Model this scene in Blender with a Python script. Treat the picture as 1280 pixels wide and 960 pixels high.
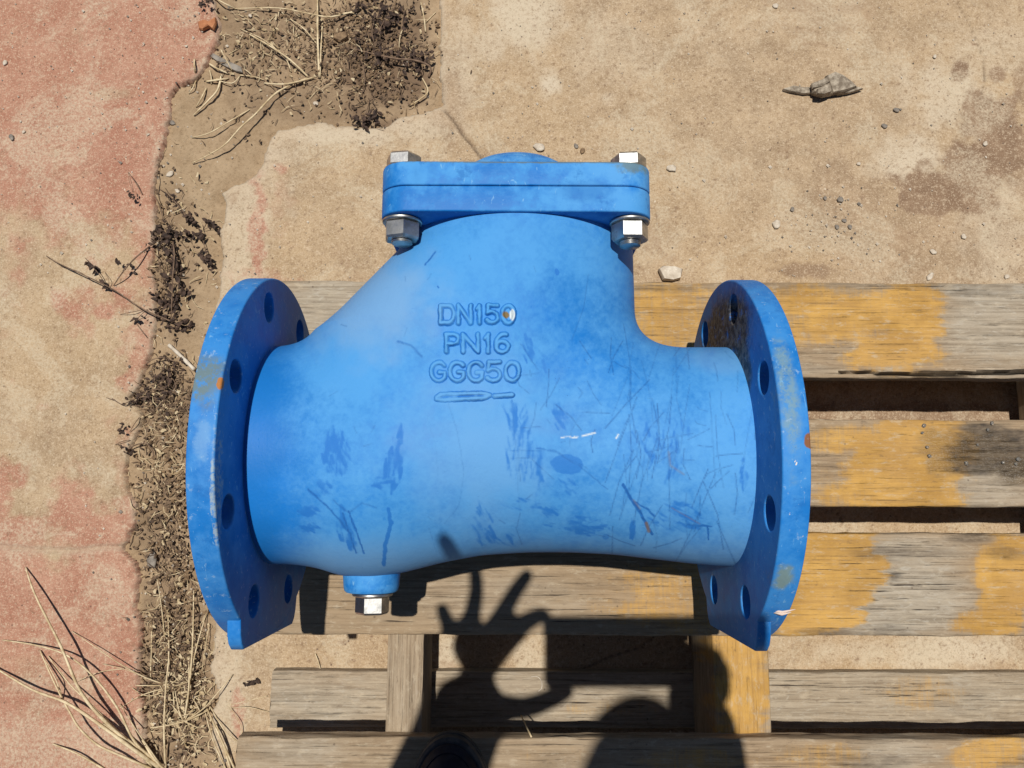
import bpy, math, random
import numpy as np
from mathutils import Vector, Matrix
random.seed(7); rng=np.random.default_rng(7)
for o in list(bpy.data.objects): bpy.data.objects.remove(o)
S=bpy.context.scene; COL=S.collection
Z0=.276                       # height of the valve axis above the ground
# ------------------------------------------------------------------ camera
CAM=np.array([.0078,-.0437,.6517]); TX,TY,TZ=.1558,-.0017,.0029; FPX=994.2
def _R(a,b,c):
    ca,sa=math.cos(a),math.sin(a); cb,sb=math.cos(b),math.sin(b); cc,sc=math.cos(c),math.sin(c)
    return np.array([[cc,-sc,0],[sc,cc,0],[0,0,1]])@np.array([[cb,0,sb],[0,1,0],[-sb,0,cb]])@np.array([[1,0,0],[0,ca,-sa],[0,sa,ca]])
MR=_R(TX,TY,TZ)
cd=bpy.data.cameras.new('camera'); cam=bpy.data.objects.new('camera',cd); COL.objects.link(cam)
cd.sensor_width=36; cd.lens=FPX/1280*36; cd.clip_start=.001; cd.clip_end=200
m4=Matrix([list(MR[i])+[0] for i in range(3)]+[[0,0,0,1]]); m4.translation=(CAM[0],CAM[1],CAM[2]+Z0); cam.matrix_world=m4
S.camera=cam
# ------------------------------------------------------------------ light
SUNX,SUNY=.05,-.135           # shift of a shadow per metre of height
w=bpy.data.worlds.new('World'); S.world=w; w.use_nodes=True
nt=w.node_tree; sky=nt.nodes.new('ShaderNodeTexSky'); sky.sky_type='NISHITA'; sky.sun_disc=False
sdir=Vector((-SUNX,-SUNY,1)).normalized()      # towards the sun
sky.sun_elevation=math.asin(sdir.z); sky.sun_rotation=math.atan2(sdir.x,sdir.y)
sky.air_density=.8; sky.dust_density=.3
nt.links.new(sky.outputs[0],nt.nodes['Background'].inputs[0]); nt.nodes['Background'].inputs[1].default_value=.05
ld=bpy.data.lights.new('sun','SUN'); ld.energy=4.6; ld.angle=math.radians(.6); ld.color=(1,.965,.90)
sun=bpy.data.objects.new('sun',ld); COL.objects.link(sun); sun.rotation_euler=sdir.to_track_quat('Z','Y').to_euler(); sun.location=(0,0,3)
S.view_settings.view_transform='Standard'; S.view_settings.look='None'; S.view_settings.exposure=.03; S.view_settings.gamma=1
S.render.resolution_x=1024; S.render.resolution_y=768
S.cycles.max_bounces=6
# ------------------------------------------------------------------ photo pixels <-> places
def proj(P):
    q=(np.asarray(P,float).reshape(-1,3)-CAM)@MR
    return 640+FPX*q[:,0]/-q[:,2], 480-FPX*q[:,1]/-q[:,2]
def at(u,v,z):                # point seen at a pixel of the photograph on the level z (axis coordinates)
    d=MR@np.array([(u-640)/FPX,-(v-480)/FPX,-1.]); t=(z-CAM[2])/d[2]; return CAM+t*d
# ------------------------------------------------------------------ noise
_T=rng.random((256,256))
def vn(x,y):
    xi=np.floor(x).astype(int); yi=np.floor(y).astype(int); fx=x-xi; fy=y-yi
    fx=fx*fx*(3-2*fx); fy=fy*fy*(3-2*fy); g=lambda a,b:_T[a&255,b&255]
    return (g(xi,yi)*(1-fx)+g(xi+1,yi)*fx)*(1-fy)+(g(xi,yi+1)*(1-fx)+g(xi+1,yi+1)*fx)*fy
def fbm(x,y,s=1.,o=4,k=0):
    x=np.asarray(x,float)*s+k*17.3; y=np.asarray(y,float)*s+k*9.1; a=.5; r=0; t=0
    for i in range(o): r=r+a*vn(x,y); t+=a; a*=.55; x=x*2.03+5.2; y=y*2.03+1.3
    return r/t
def sst(a,b,x): t=np.clip((x-a)/(b-a),0,1); return t*t*(3-2*t)
# painting of marks: in pixel coordinates, always attached to the surface they lie on
def seg(u,v,pts,wd,soft=3.):
    d=np.full(np.shape(u),1e9)
    for (x0,y0),(x1,y1) in zip(pts[:-1],pts[1:]):
        dx,dy=x1-x0,y1-y0; t=np.clip(((u-x0)*dx+(v-y0)*dy)/(dx*dx+dy*dy+1e-9),0,1)
        d=np.minimum(d,np.hypot(u-x0-t*dx,v-y0-t*dy))
    return 1-sst(wd-soft*.5,wd+soft*.5,d)
def blob(u,v,cx,cy,rx,ry,soft=.4,rag=.35,rot=0,k=1,ns=.06):
    c,s=math.cos(rot),math.sin(rot); a=((u-cx)*c+(v-cy)*s)/rx; b=(-(u-cx)*s+(v-cy)*c)/ry
    d=np.hypot(a,b)+rag*2*(fbm(u,v,ns,4,k)-.5)
    return 1-sst(1-soft*.5,1+soft*.5,d)
# ------------------------------------------------------------------ object helpers
def thing(name,label,cat,loc=(0,0,0),group=None):
    o=bpy.data.objects.new(name,None); COL.objects.link(o); o.location=loc; o.empty_display_size=.05
    o['label']=label; o['category']=cat
    if group:o['group']=group
    return o
def tag(o,label,cat=None,group=None):
    o['label']=label
    if cat:o['category']=cat
    if group:o['group']=group
    return o
def mobj(name,V,F,mat,parent=None,smooth=True,attrs=None,kind=None):
    me=bpy.data.meshes.new(name); V=np.asarray(V,float)
    if isinstance(F,np.ndarray) and F.ndim==2:
        n,k=F.shape; me.vertices.add(len(V)); me.vertices.foreach_set('co',V.ravel().astype(np.float32))
        me.loops.add(n*k); me.loops.foreach_set('vertex_index',F.ravel().astype(np.int32))
        me.polygons.add(n); me.polygons.foreach_set('loop_start',np.arange(0,n*k,k,dtype=np.int32)); me.polygons.foreach_set('loop_total',np.full(n,k,dtype=np.int32))
        me.update(calc_edges=True)
    else: me.from_pydata([tuple(v) for v in V],[],[tuple(int(i) for i in f) for f in F])
    me.validate()
    if smooth: me.polygons.foreach_set('use_smooth',[True]*len(me.polygons))
    if attrs:
        for n_,a in attrs.items():
            at_=me.attributes.new(n_,'FLOAT','POINT'); at_.data.foreach_set('value',np.asarray(a,np.float32))
    me.materials.append(mat)
    o=bpy.data.objects.new(name,me); COL.objects.link(o)
    if parent:o.parent=parent
    if kind:o['kind']=kind
    return o
def autosmooth(o,ang=35):
    me=o.data; me.polygons.foreach_set('use_smooth',[True]*len(me.polygons))
    try: me.set_sharp_from_angle(angle=math.radians(ang))
    except Exception: pass
    return o
def bevel(o,wd,seg_=2):
    m=o.modifiers.new('bevel','BEVEL'); m.width=wd; m.segments=seg_; m.limit_method='ANGLE'; m.angle_limit=math.radians(30); m.harden_normals=False
    return o
def lathe(prof,n=48,axis='y',phase=0):
    """prof: list of (pos along axis, radius)"""
    V=[];F=[]
    for (a,r) in prof:
        for i in range(n):
            t=2*math.pi*i/n+phase; c,s=r*math.cos(t),r*math.sin(t)
            V.append((a,c,s) if axis=='x' else (c,a,s) if axis=='y' else (c,s,a))
    for j in range(len(prof)-1):
        for i in range(n):
            k=(i+1)%n; F.append((j*n+i,(j+1)*n+i,(j+1)*n+k,j*n+k))
    return V,F
def tube(path,rad,n=6,V=None,F=None):
    """tapering tube along path into V,F"""
    if V is None: V=[];F=[]
    P=[Vector(p) for p in path]; m=len(P)
    rads=rad if hasattr(rad,'__len__') else [rad]*m
    b=len(V)
    for i,p in enumerate(P):
        t=(P[min(i+1,m-1)]-P[max(i-1,0)]); t=t.normalized() if t.length>1e-9 else Vector((1,0,0))
        s=t.cross(Vector((0,0,1))); s=s.normalized() if s.length>1e-4 else Vector((1,0,0)); q=s.cross(t)
        for k in range(n):
            a=2*math.pi*k/n; V.append(tuple(p+(s*math.cos(a)+q*math.sin(a))*rads[i]))
    for i in range(m-1):
        for k in range(n):
            l=(k+1)%n; F.append((b+i*n+k,b+i*n+l,b+(i+1)*n+l,b+(i+1)*n+k))
    F.append(tuple(b+k for k in reversed(range(n)))); F.append(tuple(b+(m-1)*n+k for k in range(n)))
    return V,F
def spline(pts,n=6):
    P=[Vector(p) for p in pts]
    if len(P)<3: return [P[0].lerp(P[-1],i/n) for i in range(n+1)]
    out=[]
    for i in range(len(P)-1):
        a=P[max(i-1,0)];b=P[i];c=P[i+1];d=P[min(i+2,len(P)-1)]
        for k in range(n):
            t=k/n; out.append(.5*((2*b)+(c-a)*t+(2*a-5*b+4*c-d)*t*t+(3*b-a-3*c+d)*t**3))
    out.append(P[-1]); return out
# ------------------------------------------------------------------ materials
class N:
    def __init__(s,name,rough=.6,metal=0.):
        s.m=bpy.data.materials.new(name); s.m.use_nodes=True; s.t=s.m.node_tree; s.b=s.t.nodes['Principled BSDF']
        s.b.inputs['Roughness'].default_value=rough; s.b.inputs['Metallic'].default_value=metal
        s.obj=s.new('ShaderNodeTexCoord').outputs['Object']
    def new(s,k,**kw):
        n=s.t.nodes.new(k)
        for a,b in kw.items(): setattr(n,a,b)
        return n
    def put(s,inp,v):
        if isinstance(v,bpy.types.NodeSocket): s.t.links.new(v,inp)
        elif isinstance(v,(tuple,list)) and inp.type=='RGBA': inp.default_value=tuple(v)+(1,) if len(v)==3 else v
        else: inp.default_value=v
    def scale(s,v,vec=None):
        n=s.new('ShaderNodeMapping'); s.put(n.inputs[0],vec or s.obj); n.inputs['Scale'].default_value=v; return n.outputs[0]
    def noise(s,sc,det=5,rough=.6,vec=None,dist=0):
        n=s.new('ShaderNodeTexNoise'); s.put(n.inputs['Vector'],vec or s.obj); n.inputs['Scale'].default_value=sc; n.inputs['Detail'].default_value=det
        n.inputs['Roughness'].default_value=rough; n.inputs['Distortion'].default_value=dist; return n.outputs[0]
    def vor(s,sc,vec=None,feat='F1',out=0,rnd=1):
        n=s.new('ShaderNodeTexVoronoi'); n.feature=feat; s.put(n.inputs['Vector'],vec or s.obj); n.inputs['Scale'].default_value=sc; n.inputs['Randomness'].default_value=rnd; return n.outputs[out]
    def ramp(s,x,a,b,lo=0.,hi=1.):
        n=s.new('ShaderNodeMapRange'); n.interpolation_type='SMOOTHSTEP'; s.put(n.inputs[0],x); n.inputs[1].default_value=a; n.inputs[2].default_value=b; n.inputs[3].default_value=lo; n.inputs[4].default_value=hi; return n.outputs[0]
    def mix(s,f,a,b,mode='MIX'):
        n=s.new('ShaderNodeMix',data_type='RGBA',blend_type=mode); s.put(n.inputs[0],f); s.put(n.inputs[6],a); s.put(n.inputs[7],b); return n.outputs[2]
    def ma(s,op,a,b=0.,cl=False):
        n=s.new('ShaderNodeMath',operation=op,use_clamp=cl); s.put(n.inputs[0],a); s.put(n.inputs[1],b); return n.outputs[0]
    def attr(s,name): return s.new('ShaderNodeAttribute',attribute_name=name).outputs['Fac']
    def blob(s,c,r,soft=.5,rag=.6,ns=30):
        n=s.new('ShaderNodeVectorMath',operation='SUBTRACT'); s.put(n.inputs[0],s.obj); n.inputs[1].default_value=(c[0],c[1],c[2]+.1425)
        d=s.new('ShaderNodeVectorMath',operation='DIVIDE'); s.put(d.inputs[0],n.outputs[0]); d.inputs[1].default_value=r
        l=s.new('ShaderNodeVectorMath',operation='LENGTH'); s.put(l.inputs[0],d.outputs[0])
        q=s.ma('ADD',l.outputs['Value'],s.ma('MULTIPLY',s.ma('SUBTRACT',s.noise(ns),.5),rag*2)); return s.ramp(q,1+soft*.5,1-soft*.5)
    def bump(s,h,st,dist=.001,prev=None):
        n=s.new('ShaderNodeBump'); s.put(n.inputs['Height'],h); n.inputs['Strength'].default_value=st; n.inputs['Distance'].default_value=dist
        if prev is not None: s.put(n.inputs['Normal'],prev)
        return n.outputs[0]
    def done(s,col=None,rough=None,nrm=None,spec=None):
        if col is not None: s.put(s.b.inputs['Base Color'],col)
        if rough is not None: s.put(s.b.inputs['Roughness'],rough)
        if nrm is not None: s.put(s.b.inputs['Normal'],nrm)
        if spec is not None: s.put(s.b.inputs['Specular IOR Level'],spec)
        return s.m
BLUE=(.008,.142,.44); BLUED=(.012,.120,.38); RUBC=(.018,.150,.47); DUST=(.060,.268,.585); DUST_SHEEN=(.150,.310,.53)
def paint(name,attr=True,marks=None,wear=.5):
    n=N(name); big=n.noise(14,5,.6); mid=n.noise(60,6,.65); fine=n.noise(420,4,.7)
    if attr:
        d=n.ma('ADD',n.attr('dust'),n.ma('MULTIPLY',n.ma('SUBTRACT',mid,.5),.40)); d=n.ma('ADD',d,n.ma('MULTIPLY',n.ma('SUBTRACT',fine,.5),.45)); d=n.ramp(d,.0,1.0)
        rub=n.attr('rub')
    else:
        d=n.ramp(n.ma('ADD',big,n.ma('MULTIPLY',n.ma('SUBTRACT',mid,.5),1.1)),.30,.66,0,wear); rub=n.ramp(n.noise(9,4,.7,n.scale((3,1,1))),.55,.75,0,.5)
    base=n.mix(n.ramp(big,.35,.7),BLUE,(.010,.165,.52))
    col=n.mix(d,base,n.mix(n.ramp(n.noise(5,3,.5),.4,.65),DUST,(.092,.305,.61)))
    if attr: col=n.mix(n.attr('pale'),col,DUST_SHEEN)
    if attr: rub=n.ma('MULTIPLY',n.ramp(n.ma('ADD',rub,n.ma('MULTIPLY',n.ma('SUBTRACT',n.noise(210,5,.75),.5),.8)),.10,.60),n.ramp(rub,.0,.8,0,.95))
    col=n.mix(rub,col,RUBC if attr else BLUED)
    if attr: col=n.mix(n.ma('MULTIPLY',n.attr('scr'),n.ramp(n.noise(300,3,.6),.35,.5,.45,1.)),col,(.010,.065,.23))
    if attr:
        col=n.mix(n.attr('chalk'),col,(.62,.66,.62)); col=n.mix(n.attr('rust'),col,(.17,.115,.045)); 
    # hairline scratches of the whole coating
    sc=n.ramp(n.noise(35,3,.5,n.scale((1,14,1)),2.),.70,.74); col=n.mix(n.ma('MULTIPLY',sc,.22),col,BLUED)
    sp=n.ramp(n.vor(260),.10,.04); spm=n.ramp(n.noise(30,3),.55,.7); col=n.mix(n.ma('MULTIPLY',n.ma('MULTIPLY',sp,spm),.6),col,(.01,.03,.12))
    if not attr: col=n.mix(n.ramp(n.noise(46,7,.78),.54,.66,0,.6),col,BLUED); col=n.mix(n.ma('MULTIPLY',n.ramp(n.noise(75,6,.7,n.scale((2.5,1,1)),.8),.62,.68),.6),col,(.20,.42,.62))
    if marks: col=marks(n,col)
    r=n.ramp(d,0,1,.52,.70)
    b=n.bump(n.noise(420,4,.6),.22,.0006); b=n.bump(n.noise(110,4,.6),.22,.0009,b); b=n.bump(n.noise(30,4,.6),.22,.0015,b); b=n.bump(n.ramp(n.vor(190),.14,.05),.25,-.0004,b)
    return n.done(col,r,b,.2)
def rim_marks(side):
    def f(n,col):
        m=n.noise(170,6,.75)
        col=n.mix(n.ma('MULTIPLY',n.blob((side*.165,0,0),(.0172,.3,.3),.06,.0),n.ramp(n.noise(26,6,.7),.3,.7,.25,.6)),col,(.045,.058,.075))   # shade of the inner faces painted in, with a greyish dirt film
        # edge chips: where coat is rubbed to grey at the outer diameter
        if side<0:
            col=n.mix(n.ma('MULTIPLY',n.ma('MULTIPLY',n.blob((-.194,.040,.136),(.012,.017,.02),.9,.8,70),n.ramp(m,.36,.52)),.8),col,(.14,.17,.12))
            col=n.mix(n.blob((-.1825,.037,.137),(.0024,.0040,.005),.3,.5,300),col,(.38,.15,.04))
            col=n.mix(n.ma('MULTIPLY',n.blob((-.190,.0,.142),(.005,.012,.02),.9,1.2,160),.5),col,(.16,.33,.54))
            col=n.mix(n.ma('MULTIPLY',n.ma('MULTIPLY',n.blob((-.1826,-.06,.136),(.0020,.07,.012),.4,.8,160),n.ramp(m,.42,.56)),.75),col,(.34,.40,.40))
        else:
            mud=n.ma('MULTIPLY',n.blob((.1815,.092,.015),(.014,.036,.075),.5,.45,30),n.ramp(n.noise(110,7,.8),.36,.46))
            col=n.mix(n.ma('MAXIMUM',n.ma('MULTIPLY',mud,.97),n.ma('MULTIPLY',n.blob((.1815,.060,.062),(.012,.022,.022),.5,.6,60),.9)),col,n.mix(n.ramp(m,.45,.58),(.022,.020,.018),(.15,.125,.10)))
            col=n.mix(n.ma('MULTIPLY',n.blob((.189,.035,.138),(.006,.045,.02),.9,.9,90),n.ramp(m,.35,.6,.1,.75)),col,(.17,.27,.29))
            col=n.mix(n.blob((.1995,.0,.142),(.0035,.005,.006),.3,.4,200),col,(.20,.08,.035))
            ch=n.ramp(n.noise(110,5,.6,n.scale((1,.35,1)),1.5),.66,.69); col=n.mix(n.ma('MULTIPLY',ch,n.blob((.193,-.03,.138),(.012,.035,.02),.5,.4)),col,(.62,.58,.50))
            col=n.mix(n.ma('MULTIPLY',n.blob((.189,-.088,.11),(.006,.008,.02),.8,1.,120),.7),col,(.20,.24,.12))
        col=n.mix(n.ma('MULTIPLY',n.ramp(n.noise(200,5,.7),.60,.68),.5),col,(.30,.42,.55))
        return col
    return f
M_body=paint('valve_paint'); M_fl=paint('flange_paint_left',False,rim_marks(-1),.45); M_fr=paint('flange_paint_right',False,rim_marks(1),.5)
def cover_marks(n,col):
    col=n.mix(n.ma('MULTIPLY',n.blob((.097,.207,.095),(.012,.005,.02),.9,1.2,160),.7),col,(.12,.15,.10))
    col=n.mix(n.ma('MULTIPLY',n.blob((.03,.2095,.098),(.09,.0012,.01),.9,.9,150),.8),col,(.10,.13,.12))
    return n.mix(n.ma('MULTIPLY',n.blob((.06,.186,.098),(.02,.008,.01),.9,.9,60),.5),col,BLUED)
M_bon=paint('bonnet_paint',False,cover_marks,.95)
n=N('zinc_steel',.3,1.); a=n.noise(120,4,.6); M_zinc=n.done(n.mix(n.ramp(a,.42,.62),(.50,.49,.47),(.30,.30,.29)),n.ramp(n.noise(60,4),.3,.7,.34,.52),n.bump(n.noise(500,2),.12,.0004))
n=N('gasket',.8); M_gask=n.done(n.mix(n.noise(80),(.012,.02,.04),(.02,.03,.06)))
# wood: object axes are world axes, grain along X (or Y)
def wood(name,axis=0,ends=False):
    n=N(name,.85); sc=lambda a,b:(a,b,b) if axis==0 else (b,a,b)
    g1=n.noise(9,7,.68,n.scale(sc(1.2,34)),.5); g2=n.noise(11,5,.7,n.scale(sc(3.5,120)),.3); g3=n.noise(10,4,.6,n.scale(sc(6,18)),1.5); big=n.noise(7,5,.65,n.scale(sc(.7,1.6)))
    saw=n.noise(16,3,.6,n.scale(sc(26,1.2)))
    brown=n.mix(n.ramp(g1,.30,.66),(.185,.125,.072),(.335,.24,.148)); brown=n.mix(n.ramp(big,.35,.7),brown,(.30,.215,.13))
    grey=n.mix(n.ramp(g1,.30,.66),(.215,.172,.122),(.385,.325,.245)); grey=n.mix(n.ramp(g3,.5,.75,0,.6),grey,(.44,.40,.33))
    col=n.mix(n.ma('ADD',n.attr('grey'),n.ma('MULTIPLY',n.ma('SUBTRACT',big,.5),1.2),True),brown,grey)
    t=n.ma('ADD',n.attr('paint'),n.ma('MULTIPLY',n.ma('SUBTRACT',n.noise(50,7,.75,n.scale(sc(1,2.2))),.5),.9)); t=n.ma('ADD',t,n.ma('MULTIPLY',n.ma('SUBTRACT',g2,.5),.8))
    t=n.ma('ADD',t,n.ma('MULTIPLY',n.ma('SUBTRACT',saw,.5),.8)); p=n.ma('ADD',n.ramp(t,.35,.95,0,.66),n.ramp(n.attr('paint'),.1,1.,0,.24),True)
    yel=n.mix(n.ramp(n.noise(24,4),.35,.65),(.40,.215,.042),(.54,.305,.072)); yel=n.mix(n.ramp(g1,.60,.30,0,.55),yel,(.30,.165,.06)); yel=n.mix(n.ramp(n.noise(9,4),.45,.7,0,.5),yel,(.42,.24,.08))
    col=n.mix(p,col,yel)
    col=n.mix(n.ramp(g2,.42,.24,0,.65),col,(.085,.058,.038)); col=n.mix(n.ramp(g2,.60,.78,0,.35),col,(.55,.47,.36))
    ck=n.ramp(n.noise(8,5,.6,n.scale(sc(1.4,60)),.2),.40,.33); col=n.mix(n.ma('MULTIPLY',ck,n.ramp(big,.45,.6)),col,(.035,.024,.018))
    mt=n.noise(60,6,.75,n.scale(sc(1,2.5))); col=n.mix(n.ramp(mt,.52,.68,0,.5),col,(.47,.39,.28)); col=n.mix(n.ramp(mt,.44,.30,0,.5),col,(.11,.075,.048))
    kn=n.ramp(n.vor(7,n.scale(sc(1,1.7))),.055,.02); col=n.mix(n.ma('MULTIPLY',kn,.7),col,(.085,.05,.03))
    col=n.mix(n.ma('MULTIPLY',n.ramp(n.vor(70),.10,.05),n.ma('MULTIPLY',n.ramp(n.noise(20,2),.52,.6),.6)),col,(.09,.065,.045))
    col=n.mix(n.ma('MULTIPLY',n.attr('stain'),n.ramp(mt,.3,.6,1,.6)),col,(.042,.036,.032)); col=n.mix(n.attr('crack'),col,(.006,.005,.004))
    wet=n.attr('wet'); col=n.mix(n.ma('MULTIPLY',wet,.8),col,n.mix(.75,col,(.03,.018,.006),'MULTIPLY')) if False else n.mix(n.ma('MULTIPLY',wet,.45),col,(.06,.035,.008))
    b=n.bump(g2,.45,.0010); b=n.bump(g1,.45,.0016,b); b=n.bump(saw,.25,.0008,b); b=n.bump(ck,.6,-.002,b); b=n.bump(n.noise(900,3),.15,.0005,b)
    return n.done(col,n.ma('SUBTRACT',.85,n.ma('MULTIPLY',wet,.66)),b,.25)
M_wx=wood('pallet_wood_long'); M_wy=wood('pallet_wood_cross',1)
def concrete(name,red):
    n=N(name,.9); big=n.noise(3.2,5,.6); mid=n.noise(22,6,.65); fine=n.noise(170,5,.75); gr=n.noise(520,3,.7)
    tan=n.mix(n.ramp(mid,.33,.68),(.285,.198,.118),(.395,.285,.175)); tan=n.mix(n.ramp(big,.4,.65,0,.5),tan,(.40,.275,.150))
    tan=n.mix(n.ma('MULTIPLY',n.attr('light'),n.ramp(fine,.3,.6,.45,1)),tan,(.50,.42,.31))
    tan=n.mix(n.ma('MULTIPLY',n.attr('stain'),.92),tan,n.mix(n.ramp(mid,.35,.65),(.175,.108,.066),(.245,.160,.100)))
    rd=n.mix(n.ramp(mid,.35,.65),(.325,.140,.092),(.380,.190,.130)); rm=n.ramp(n.ma('ADD',n.attr('red'),n.ma('MULTIPLY',n.ma('SUBTRACT',n.noise(38,7,.78),.5),1.0)),.12,.95)
    col=n.mix(n.ma('MULTIPLY',rm,.88),tan,rd)
    col=n.mix(n.ramp(fine,.51,.67,0,.6),col,(.50,.39,.27)); col=n.mix(n.ramp(fine,.47,.32,0,.6),col,(.17,.10,.06))
    col=n.mix(n.ramp(gr,.54,.68,0,.65),col,(.56,.45,.32)); col=n.mix(n.ramp(gr,.46,.30,0,.55),col,(.14,.09,.06))
    pt=n.ramp(n.noise(8,7,.75,None,.6),.50,.58); col=n.mix(n.ma('MULTIPLY',pt,n.ramp(n.noise(300,4,.7),.40,.60,.1,.55)),col,(.50,.42,.30)); pd=n.ramp(n.noise(6,7,.75,None,.4),.42,.34); col=n.mix(n.ma('MULTIPLY',pd,.40),col,(.26,.165,.10))
    sp=n.ramp(n.vor(85),.13,.06); sm=n.ramp(n.noise(14,2),.45,.60); col=n.mix(n.ma('MULTIPLY',n.ma('MULTIPLY',sp,sm),.75),col,(.10,.06,.045))
    sp2=n.ramp(n.vor(48,n.scale((1.3,1,1))),.075,.045); sm2=n.ramp(n.noise(9,2),.55,.63); col=n.mix(n.ma('MULTIPLY',n.ma('MULTIPLY',sp2,sm2),.7),col,(.62,.54,.42))
    col=n.mix(n.attr('crack'),col,(.075,.05,.035)); col=n.mix(n.ma('MULTIPLY',n.attr('edge'),n.ramp(fine,.3,.6,.4,.95)),col,(.47,.38,.275))
    b=n.bump(gr,.35,.0007); b=n.bump(fine,.45,.0016,b); b=n.bump(mid,.35,.004,b)
    return n.done(col,.9,b,.2)
M_red=concrete('painted_concrete',True); M_tan=concrete('bare_concrete',False)
n=N('dry_soil',.95); mid=n.noise(30,6,.7); fine=n.noise(240,5,.75)
col=n.mix(n.ramp(mid,.3,.7),(.275,.190,.112),(.365,.265,.165)); col=n.mix(n.ramp(fine,.5,.75,0,.55),col,(.40,.29,.18)); col=n.mix(n.ramp(fine,.46,.28,0,.6),col,(.09,.055,.03))
col=n.mix(n.attr('dark'),col,(.15,.098,.062)); col=n.mix(n.ma('MULTIPLY',n.ramp(n.vor(110),.12,.07),n.ramp(n.noise(20,2),.5,.6)),col,(.50,.43,.33))
M_soil=n.done(col,.95,n.bump(mid,.5,.006,n.bump(fine,.6,.002)),.15)
def plain(name,c1,c2,rough=.8,sc=60,b=.3,metal=0.,spec=.3):
    n=N(name,rough,metal); return n.done(n.mix(n.ramp(n.noise(sc,5,.65),.35,.65),c1,c2),rough,n.bump(n.noise(sc*4,4),b,.0008),spec)
M_straw=plain('dry_straw',(.42,.31,.17),(.66,.54,.35),.7,90); M_twig=plain('dead_stem',(.10,.062,.04),(.22,.145,.095),.85,90)
M_dleaf=plain('dead_leaf_dark',(.028,.018,.014),(.085,.052,.036),.8,150); M_crumb=plain('litter_brown',(.085,.055,.036),(.20,.135,.085),.9,90); M_brown=plain('dead_leaf_brown',(.13,.08,.045),(.27,.18,.10),.85,150)
M_peb=plain('pebble_pale',(.42,.35,.27),(.62,.55,.45),.85,90); M_pebd=plain('pebble_grey',(.14,.12,.10),(.27,.235,.195),.7,120); M_bark=plain('weathered_chip',(.16,.125,.09),(.40,.34,.26),.9,130,.8)
M_skin=plain('skin',(.20,.10,.06),(.24,.125,.075),.5,40,.1); M_shirt=plain('shirt_cloth',(.05,.06,.08),(.07,.08,.10),.9); M_trous=plain('trouser_cloth',(.02,.025,.05),(.03,.04,.07),.9)
M_shoe=plain('shoe_leather',(.009,.011,.020),(.018,.022,.034),.75,50,.25,0,.2); M_sole=plain('shoe_rubber',(.035,.038,.042),(.07,.07,.07),.75,80,.3,0,.2); M_phone=plain('phone_shell',(.01,.01,.012),(.015,.015,.018),.25)
n=N('water',.03); n.b.inputs['Transmission Weight'].default_value=.75; n.b.inputs['Base Color'].default_value=(.5,.45,.38,1); n.b.inputs['IOR'].default_value=1.33; n.b.inputs['Roughness'].default_value=.12; M_water=n.m

# ================================================================== GROUND
G=-Z0
Rpx=[(262,-330),(270,-200),(255,-90),(268,0),(276,28),(272,52),(262,70),(244,96),(222,106),(212,118),(212,146),(205,170),(197,200),(192,232),(193,280),(189,330),(194,372),(192,412),(186,446),(172,478),(160,498),(172,508),(178,518),(174,540),(160,560),(156,585),(158,605),(168,630),(168,655),(160,674),(150,686),(164,700),(172,722),(170,760),(176,800),(174,850),(180,900),(183,960),(186,1100),(180,1350)]
Tpx=[(545,-330),(556,-200),(549,-90),(549,0),(550,40),(549,90),(553,130),(528,138),(505,143),(486,154),(468,159),(446,158),(428,156),(400,151),(372,154),(348,161),(336,168),(330,190),(326,206),(306,226),(290,232),(276,240),(280,262),(274,300),(276,330),(266,400),(262,520),(268,640),(262,740),(266,800),(262,840),(270,868),(264,890),(262,925),(272,960),(280,1100),(270,1350)]
Rw=[tuple(at(u,v,G)[:2]) for u,v in Rpx]; Tw=[tuple(at(u,v,G)[:2]) for u,v in Tpx]
Rw=[(Rw[0][0],6.)]+Rw+[(Rw[-1][0],-6.)]; Tw=[(Tw[0][0],6.)]+Tw+[(Tw[-1][0],-6.)]
def sdist(x,y,line):
    """signed distance to an open line running from +y to -y; positive on its right (+x) side"""
    best=np.full(x.shape,1e9); nx=np.zeros_like(x); ny=np.zeros_like(x); sgn=np.ones_like(x)
    for (x0,y0),(x1,y1) in zip(line[:-1],line[1:]):
        dx,dy=x1-x0,y1-y0; t=np.clip(((x-x0)*dx+(y-y0)*dy)/(dx*dx+dy*dy),0,1); px=x0+t*dx; py=y0+t*dy; d=np.hypot(x-px,y-py)
        c=dx*(y-y0)-dy*(x-x0); m=d<best-1e-9
        best=np.where(m,d,best); nx=np.where(m,px,nx); ny=np.where(m,py,ny); sgn=np.where(m,np.where(c>0,1,-1),sgn)
    return best*sgn,nx,ny
def grid(xs,ys):
    X,Y=np.meshgrid(xs,ys,indexing='ij'); nx,ny=X.shape; I=np.arange(nx*ny).reshape(nx,ny)
    F=np.stack([I[:-1,:-1],I[1:,:-1],I[1:,1:],I[:-1,1:]],-1).reshape(-1,4); return X.ravel(),Y.ravel(),F
def axisv(a,b,c,d,st):
    """coarse from a to b, fine b..c, coarse c..d"""
    f=np.arange(b,c,st); lo=b-np.geomspace(st,b-a,22)[::-1] if b>a else []; hi=c+np.geomspace(st,d-c,22) if d>c else []
    return np.concatenate([lo,f,[c],hi])
def rag(x,y,amp=.0035): return amp*2*(fbm(x,y,60,4,3)-.5)+.0042*(fbm(x,y,230,3,4)-.5)
st=.0026
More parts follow.
